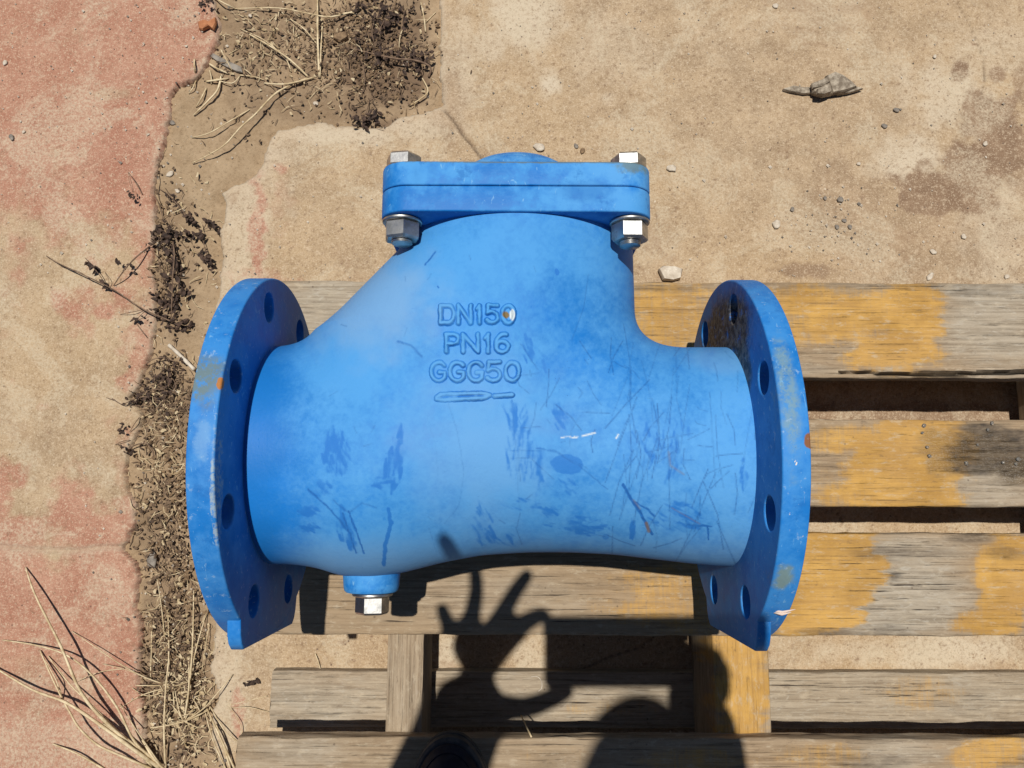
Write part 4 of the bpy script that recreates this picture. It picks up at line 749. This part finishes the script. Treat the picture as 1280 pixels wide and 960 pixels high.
# fine gravel everywhere
def grit(n_,seed):
    r=random.Random(seed); V=[];F=[]
    for i in range(n_):
        if r.random()<.45: u,v=r.gauss(215,45),r.uniform(0,960)
        elif r.random()<.16: u,v=r.gauss(1050,40),r.gauss(285,30)
        else: u,v=r.uniform(0,1280),r.uniform(0,350)
        if u<0 or (300<u and v>350): continue
        s=abs(r.gauss(0,.0008))+.0003; c=Vector(gp(u,v,s*.4)); b=len(V)
        d=[Vector((1,0,0)),Vector((0,1,0)),Vector((-1,.2,0)),Vector((.1,-1,0)),Vector((0,0,.8)),Vector((0,0,-.8))]
        for q in d: V.append(tuple(c+q*s*r.uniform(.7,1.3)))
        for a,bb in ((0,1),(1,2),(2,3),(3,0)): F+= [(b+a,b+bb,b+4),(b+bb,b+a,b+5)]
    return V,F
for nm,k,m_,lb in (('pale_grit',1000,M_peb,'pale grit scattered over concrete and soil'),('dark_grit',420,M_pebd,'dark grit scattered over concrete and soil')):
    V,F=grit(k,k); o=mobj(nm,V,F,m_,None,False,None,'stuff'); o['label']=lb; o['category']='grit'
# flat chips built from outlines
def chip(name,px,th,mat,label,cat,seed,dome=.5,lift=.001,root=None):
    r=random.Random(seed); P=[gp(u,v,lift) for u,v in px]; n_=len(P); cx=sum(p[0] for p in P)/n_; cy=sum(p[1] for p in P)/n_; z=P[0][2]
    V=[];F=[]
    for k,(sc,h) in enumerate(((1,0),(1.01,th*.5),(.92,th*.85),(.55,th))):
        for p in P: V.append(((p[0]-cx)*sc+r.uniform(-1,1)*.0004,(p[1]-cy)*sc+r.uniform(-1,1)*.0004,h*(1+r.uniform(-.12,.12))))
    V.append((0,0,th*(1.05)))
    for k in range(3):
        for i in range(n_): F.append((k*n_+i,k*n_+(i+1)%n_,(k+1)*n_+(i+1)%n_,(k+1)*n_+i))
    for i in range(n_): F.append((3*n_+i,3*n_+(i+1)%n_,4*n_))
    F.append(tuple(range(n_))[::-1])
    o=mobj(name,V,F,mat,root,False)
    if root is None: o.location=(cx,cy,z); tag(o,label,cat)
    else: o.location=(cx-root.location[0],cy-root.location[1],z-root.location[2])
    return autosmooth(o,30)
t=thing('stone_chip','long pointed grey brown layered chip lying on the concrete at upper right','chip',gp(1026,115,0))
for i,(px,th,lf) in enumerate([([(977,113),(990,109),(1004,111),(1016,110),(1018,118),(1004,119),(986,116)][::-1],.005,.001),([(1012,110),(1020,106),(1030,103),(1036,108),(1038,120),(1026,123),(1014,119)][::-1],.010,.004),([(1030,98),(1040,94),(1050,98),(1062,105),(1068,112),(1052,118),(1038,120),(1034,110)][::-1],.011,.004),([(1044,112),(1062,108),(1077,113),(1060,118),(1046,120)][::-1],.006,.002),([(1013,107),(1026,102),(1034,98),(1036,104),(1024,111),(1014,113)][::-1],.007,.010),([(1020,113),(1036,108),(1038,116),(1028,120),(1020,119)][::-1],.006,.013)]): chip('layer',px,th,M_bark,None,None,400+i,.5,lf,t)
chip('stone',[(822,338),(828,334),(842,335),(852,338),(850,349),(840,352),(828,351)][::-1],.010,M_peb,'angular whitish stone touching the top slat right of the neck','stone',410)
chip('brick_fragment',[(249,30),(256,27),(266,30),(274,29),(275,37),(268,39),(262,35),(255,39),(250,38)][::-1],.006,plain('brick_red',(.32,.12,.05),(.45,.20,.09)),'small orange brick fragment on the corner of the red concrete','brick fragment',411)
chip('wood_chip',[(261,70),(266,67),(284,77),(302,84),(304,92),(296,91),(278,82)][::-1],.003,M_pebd,'flat grey wood sliver among the husks at the red corner','wood chip',412)
chip('dirt_clod',[(418,44),(434,41),(436,50),(426,54),(417,50)][::-1],.007,M_brown,'tan clod of earth in the upper soil patch','clod',413)
t=thing('stick','short thick bleached stick tip touching the left flange rim','stick',gp(226,446,0)); blade([(211,431),(226,445),(243,462)],.0052,.0058,[.004,.005,.006],M_peb,t,'stick_body',8)
t=thing('twig','short curled twig on concrete above the lower board','twig',gp(396,828,0)); blade([(394,817),(397,825),(401,838)],.0014,.0014,[.002,.004,.002],M_straw,t,'stem')
t=thing('dead_leaf','tiny dark shrivelled leaf on the concrete left of the lower board','dead leaf',gp(313,853,0)); leaflets([(303,855),(324,852)],9,1.5,.007,t,'leaf_scrap',.003,501)
# litter caught on the pallet
def on(u,v,z,h=.0): p=at(u,v,z+h); return (p[0],p[1],p[2]+Z0)
t=thing('straw','thin straw leaning out of the gap above the lowest slat','straw',on(660,905,ZT,.001)); V,F=tube([on(651,894,ZE,.01),on(657,906,ZT,-.03),on(664,921,ZT,.002)],[.0006,.0009,.0009],5); lobj('stem',V,F,M_straw,t)
t=thing('fibre_ring','pale curved fibre lying on the lower board in the hand shadow gap','fibre',on(672,852,ZE,.001)); V,F=tube(spline([on(664,846,ZE,.002),on(672,846,ZE,.003),on(677,852,ZE,.003),on(677,860,ZE,.002),on(673,864,ZE,.002)],5),.0005,5); lobj('strand',V,F,M_peb,t)
t=thing('paint_curl','pale curled paint sliver stuck on the right flange above its foot','paint flake',(.1975,-.1145,Z0+.088)); V,F=[],[]
for a,b in (((.186,-.112,.083),(.203,-.111,.090)),((.188,-.1135,.083),(.200,-.113,.090))): V,F=tube([(a[0],a[1],a[2]+Z0),((a[0]+b[0])/2,a[1]-.001,a[2]+.006+Z0),(b[0],b[1],b[2]+Z0)],[.0006,.0010,.0003],5,V,F)
lobj('sliver',V,F,plain('sliver_wood',(.62,.48,.40),(.75,.62,.52)),t)
for i,(u,v,s) in enumerate([(1155,532,4),(1153,541,2.6),(1159,559,3),(1162,570,3.6),(1208,579,4),(1240,529,3.6),(1235,537,3),(1254,578,3),(1273,574,4),(1270,580,3),(1222,556,2.4)]):
    c=on(u,v,ZT,.0012); V=[];F=[]
    for j in range(6):
        a_=math.pi/2*j/5
        for k in range(12): b_=2*math.pi*k/12; V.append((math.cos(a_)*math.cos(b_)*s*.00055*(1+.2*math.sin(2*b_+i)),math.cos(a_)*math.sin(b_)*s*.00055,math.sin(a_)*s*.0004))
    for j in range(5):
        for k in range(12): F.append((j*12+k,j*12+(k+1)%12,(j+1)*12+(k+1)%12,(j+1)*12+k))
    F.append(tuple(range(12))[::-1]); o=mobj('water_drop',V,F,M_water,None,True); o.location=c; tag(o,['glinting drop at the upper rim of the second slat, leftmost of the column of drops','tiny drop just below the leftmost glinting drop on the second slat','drop in the middle of the column on wet yellow paint','lowest drop of the column on wet yellow paint','drop at the left tip of the black wet stain','bright drop at the top of the black wet stain','drop just under and left of the bright top drop on the stain','drop below the centre of the black wet stain','drop at the right frame edge on the wet stain','small drop touching the rightmost one on the stain','tiny drop between the yellow paint and the black wet stain'][i],'water drop','water drops on the wet slat')
# ================================================================== PHOTOGRAPHER (stands at the lower edge, shades the pallet)
def sh(u,v,zp,zo):            # place at height zo whose shadow falls on pixel u,v of level zp
    p=at(u,v,zp); k=zo-zp; return np.array([p[0]-SUNX*k,p[1]-SUNY*k,zo])
GS=G; HZ_=.668
W=lambda p:(float(p[0]),float(p[1]),float(p[2])+Z0)
me=None
per=thing('person','photographer with bent arms whose hands and head shade the pallet','person',(.04,-.60,0))
def skin(name,pts,edges,mat,root_i,sub=2,parent=per,rem=None):
    me=bpy.data.meshes.new(name); me.from_pydata([W(p[:3]) for p in pts],edges,[]); o=bpy.data.objects.new(name,me); COL.objects.link(o)
    o.modifiers.new('skin','SKIN')
    if not me.skin_vertices: raise RuntimeError('skin layer')
    for i,p in enumerate(pts): me.skin_vertices[0].data[i].radius=(p[3],p[4] if len(p)>4 else p[3]); me.skin_vertices[0].data[i].use_root=(i==root_i)
    m=o.modifiers.new('sub','SUBSURF'); m.levels=sub
    bpy.context.view_layer.update(); m2=bpy.data.meshes.new_from_object(o.evaluated_get(bpy.context.evaluated_depsgraph_get())); bpy.data.objects.remove(o); return m2
def finish(meshes,name,mat,vox):
    V=[];F=[]
    for m in meshes:
        b=len(V); V+=[tuple(v.co) for v in m.vertices]; F+=[tuple(b+i for i in p.vertices) for p in m.polygons]
    me=bpy.data.meshes.new(name); me.from_pydata(V,[],F); o=bpy.data.objects.new(name,me); COL.objects.link(o)
    if vox: r=o.modifiers.new('r','REMESH'); r.mode='VOXEL'; r.voxel_size=vox; 
    bpy.context.view_layer.update(); m2=bpy.data.meshes.new_from_object(o.evaluated_get(bpy.context.evaluated_depsgraph_get())); bpy.data.objects.remove(o)
    m2.transform(Matrix.Translation(-per.location)); m2.materials.clear(); m2.materials.append(mat); m2.polygons.foreach_set('use_smooth',[True]*len(m2.polygons)); m2.name=name
    q=bpy.data.objects.new(name,m2); COL.objects.link(q); q.parent=per; return q
def P(a,r,r2=None): return tuple(a)+(r,r2 or r)
z=HZ_
lw=sh(584,905,ZE,z); lp=sh(600,846,GS,z+.004); le=np.array([-.190,-.40,.56]); re_=np.array([.158,-.41,.56])
rw=sh(868,902,ZE,z-.01); rp=sh(856,864,ZE,z-.012)
Ls=np.array([-.13,-.45,.98]); Rs=np.array([.22,-.45,.98]); nk=np.array([.05,-.40,1.04]); ch=np.array([.045,-.47,.90]); wa=np.array([.04,-.60,.72]); hp=np.array([.04,-.64,.60]); hd=np.array([.075,-.162,1.20]); nk2=np.array([.06,-.31,1.11])
lh=np.array([-.05,-.64,.58]); rh=np.array([.13,-.64,.58]); lk=np.array([-.06,-.50,.20]); rk=np.array([.16,-.58,.16]); la=np.array([-.056,-.465,ZT+.09]); ra=np.array([.18,-.74,G+.09])
pts=[P(hp,.11,.09),P(wa,.11,.085),P(ch,.125,.08),P(nk,.06),P(nk2,.05),P(Ls,.045),P((Ls+le)/2,.045),P(le,.040),P((le*.45+lw*.55),.053),P(lw,.048,.046),P(lp,.052,.048),
     P(Rs,.045),P((Rs+re_)/2,.045),P(re_,.040),P((re_*.45+rw*.55),.045),P(rw,.036,.030),P(rp,.036,.026),P(lh,.085),P(lk,.055),P(la,.04),P(rh,.085),P(rk,.055),P(ra,.04)]
ed=[(0,1),(1,2),(2,3),(3,4),(2,5),(5,6),(6,7),(7,8),(8,9),(9,10),(2,11),(11,12),(12,13),(13,14),(14,15),(15,16),(0,17),(17,18),(18,19),(0,20),(20,21),(21,22)]
body_m=[skin('b',pts,ed,M_skin,0)]
# head: ovoid bent down towards the phone, with brow, nose, chin and ears
fw=Vector((-.02,.35,-.94)).normalized(); upv=Vector((0,.94,.35)).normalized(); rt=fw.cross(upv).normalized()
V=[];F=[]
for j in range(17):
    t_=math.pi*j/16
    for i in range(24):
        a=2*math.pi*i/24; x=math.sin(t_)*math.cos(a)*.074; y=math.sin(t_)*math.sin(a)*.095; zz=math.cos(t_)*.118
        if zz<0: x*=1-.25*(-zz/.118); y*=1-.1*(-zz/.118)
        if y>.06 and abs(x)<.02 and -.05<zz<.01: y+=.022*(1-abs(x)/.02)*(1-(zz+.02)**2/.0009 if abs(zz+.02)<.03 else 0)
        if y>.05 and zz<-.08: y+=.008
        if y>.05 and .012<abs(x)<.045 and -.002<zz<.022: y-=.008
        if abs(x)>.062 and abs(y)<.02 and abs(zz+.005)<.03: x*=1.16
        p=Vector((hd[0],hd[1],hd[2]+Z0))+rt*x+fw*y+upv*zz; V.append(tuple(p))
for j in range(16):
    for i in range(24): F.append((j*24+i,(j+1)*24+i,(j+1)*24+(i+1)%24,j*24+(i+1)%24))
hm=bpy.data.meshes.new('h'); hm.from_pydata(V,[],F); body_m.append(hm); body_m.append(skin('n',[P(nk,.055),P(nk2,.052),P(hd,.055)],[(0,1),(1,2)],M_skin,0))
def finger(base,joints,r): 
    pp=[P(base,r*1.7)]+[P(j,r*1.34*(1-.10*k)) for k,j in enumerate(joints)]; body_m.append(skin('f',pp,[(i,i+1) for i in range(len(pp)-1)],M_skin,0))
body_m.append(skin('th',[P(lw,.046),P((lp+lw)/2+np.array([.008,.0,0]),.050,.048),P(sh(630,874,ZE,z),.030,.030)],[(0,1),(1,2)],M_skin,0))
S1=lambda u,v,dz=0.: sh(u,v,ZT,HZ_+dz)
finger(lp,[sh(572,812,GS,z),S1(562,786),S1(554,766,.004),S1(550,752,.004)],.0072)
finger(lp,[sh(588,804,GS,z+.004),S1(590,770,.006),S1(596,738,.010),S1(594,712,.012),S1(586,694,.012)],.0078)
finger(lp,[sh(612,804,GS,z+.004),S1(624,774,.008),S1(642,742,.012),S1(658,720,.012),S1(664,712,.012)],.0082)
finger(lp,[sh(634,806,GS,z+.004),S1(654,780,.008),S1(672,769,.010),S1(690,768,.006)],.0086)
finger(sh(618,880,ZE,z),[sh(646,888,ZE,z),sh(674,880,ZE,z-.004),sh(700,868,ZE,z-.004),sh(718,858,ZE,z-.002)],.0105)
finger(rp,[sh(854,838,GS,z),sh(846,812,GS,z+.008),sh(838,802,GS,z+.014)],.0092); finger(rp,[sh(862,838,GS,z),sh(858,812,GS,z+.008),sh(852,802,GS,z+.014)],.0092)
finger(rp,[sh(870,846,GS,z),sh(868,818,GS,z+.008),sh(864,808,GS,z+.014)],.0088); finger(rp,[sh(876,858,GS,z),sh(876,832,GS,z+.008),sh(874,820,GS,z+.014)],.0078)
finger(rw*.4+rp*.6,[sh(862,880,ZE,z-.008),sh(846,872,ZE,z-.008),sh(836,860,ZE,z-.006)],.0098)
bd=finish(body_m,'body',M_skin,.0045)
sp=[P(hp,.165,.135),P(wa,.165,.135),P(ch,.195,.15),P(nk*.9+ch*.1,.095),P(Ls,.085),P((Ls*.4+le*.6),.078),P(Rs,.085),P((Rs*.4+re_*.6),.078)]
finish([skin('s',sp,[(0,1),(1,2),(2,3),(2,4),(4,5),(2,6),(6,7)],M_shirt,0,1)],'shirt',M_shirt,None)
tp=[P(hp,.155,.13),P(lh,.12),P(lk,.085),P(la+np.array([0,0,.03]),.066),P(rh,.12),P(rk,.085),P(ra+np.array([0,0,.03]),.066)]
finish([skin('t',tp,[(0,1),(1,2),(2,3),(0,4),(4,5),(5,6)],M_trous,0,1)],'trousers',M_trous,None)
# hair cap on the back and crown of the head
V=[];F=[]
for j in range(9):
    t_=math.pi*.58*j/8
    for i in range(24):
        a=2*math.pi*i/24; x=math.sin(t_)*math.cos(a)*.080; y=math.sin(t_)*math.sin(a)*.100-.010; zz=math.cos(t_)*.124+.002
        V.append(tuple(Vector((hd[0],hd[1],hd[2]+Z0))+rt*x+fw*y+upv*zz-per.location))
for j in range(8):
    for i in range(24): F.append((j*24+i,(j+1)*24+i,(j+1)*24+(i+1)%24,j*24+(i+1)%24))
mobj('hair',V,F,M_dleaf,per)
# shoes: lofted outline, toe bumper, welt line, vamp
def shoe(tip,ground,rot,width,label):
    L=.285; t=[]; 
    def outline(k,n_=56):
        O=[]
        for i in range(n_):
            a=2*math.pi*i/n_; y=math.cos(a); x=math.sin(a); w_=width*.5*(1.0-.16*(1-y)/2-.10*math.exp(-((y+.25)/.3)**2)); yy=-L/2+L/2*np.sign(y)*abs(y)**.86
            O.append((x*(abs(x)**-.10 if abs(x)>1e-3 else 1)*w_,yy))
        cx,cy=0,-L/2; return [((x-cx)*(1-k/(width*.5)),cy+(y-cy)*(1-k/(L*.5))) for x,y in O]
    def lay(levels,name,mat,par):
        V=[];F=[];n_=56
        for k,h in levels:
            for x,y in outline(k): 
                X_=x*math.cos(rot)-y*math.sin(rot); Y_=x*math.sin(rot)+y*math.cos(rot); V.append((tip[0]+X_-per.location[0],tip[1]+Y_-per.location[1],ground+Z0+h*(1+ (0 if h<.04 else .5*max(0,(-y-.12)/.16)))))
        for j in range(len(levels)-1):
            for i in range(n_): F.append((j*n_+i,j*n_+(i+1)%n_,(j+1)*n_+(i+1)%n_,(j+1)*n_+i))
        F.append(tuple(range(n_))[::-1]); F.append(tuple(range((len(levels)-1)*n_,len(levels)*n_))); o=mobj(name,V,F,mat,par); return autosmooth(o,40)
    s_=lay([(.002,.0005),(.0,.004),(0,.012),(.0015,.0135),(.0015,.0150),(.0,.0165),(.0004,.026),(.003,.0285)],'shoe',M_sole,per); s_['label']=label
    lay([(.0045,.0270),(.0055,.031),(.0050,.034),(.0095,.041),(.0105,.0405),(.0115,.044),(.018,.053),(.026,.058),(.034,.062)],'upper',M_shoe,s_)
tp_=at(561,921,ZT+.028)
shoe((tp_[0],tp_[1]),ZT+.0016,.02,.098,'dark rounded shoe toe standing on the lowest slat'); shoe((.185,-.585),G+.001,-.1,.098,'dark shoe outside the picture')
# phone
ph=thing('smartphone','black phone held level in both hands over the valve','phone',(0,0,0)); ph.matrix_world=cam.matrix_world.copy()
x0,x1,y0,y1=-.0085,.152,-.070,.0068; rr=rrect((x1-x0)/2,(y1-y0)/2,.007,6); V=[];F=[];n_=len(rr)
for k,h in ((.0012,.0025),(0,.0038),(0,.0095),(.0012,.0108)):
    for a,b in rr: V.append(((x0+x1)/2+a*(1-k/.08),(y0+y1)/2+b*(1-k/.04),h))
for j in range(3):
    for i in range(n_): F.append((j*n_+i,j*n_+(i+1)%n_,(j+1)*n_+(i+1)%n_,(j+1)*n_+i))
F.append(tuple(range(n_))[::-1]); F.append(tuple(range(3*n_,4*n_))); autosmooth(mobj('shell',V,F,M_phone,ph),40)
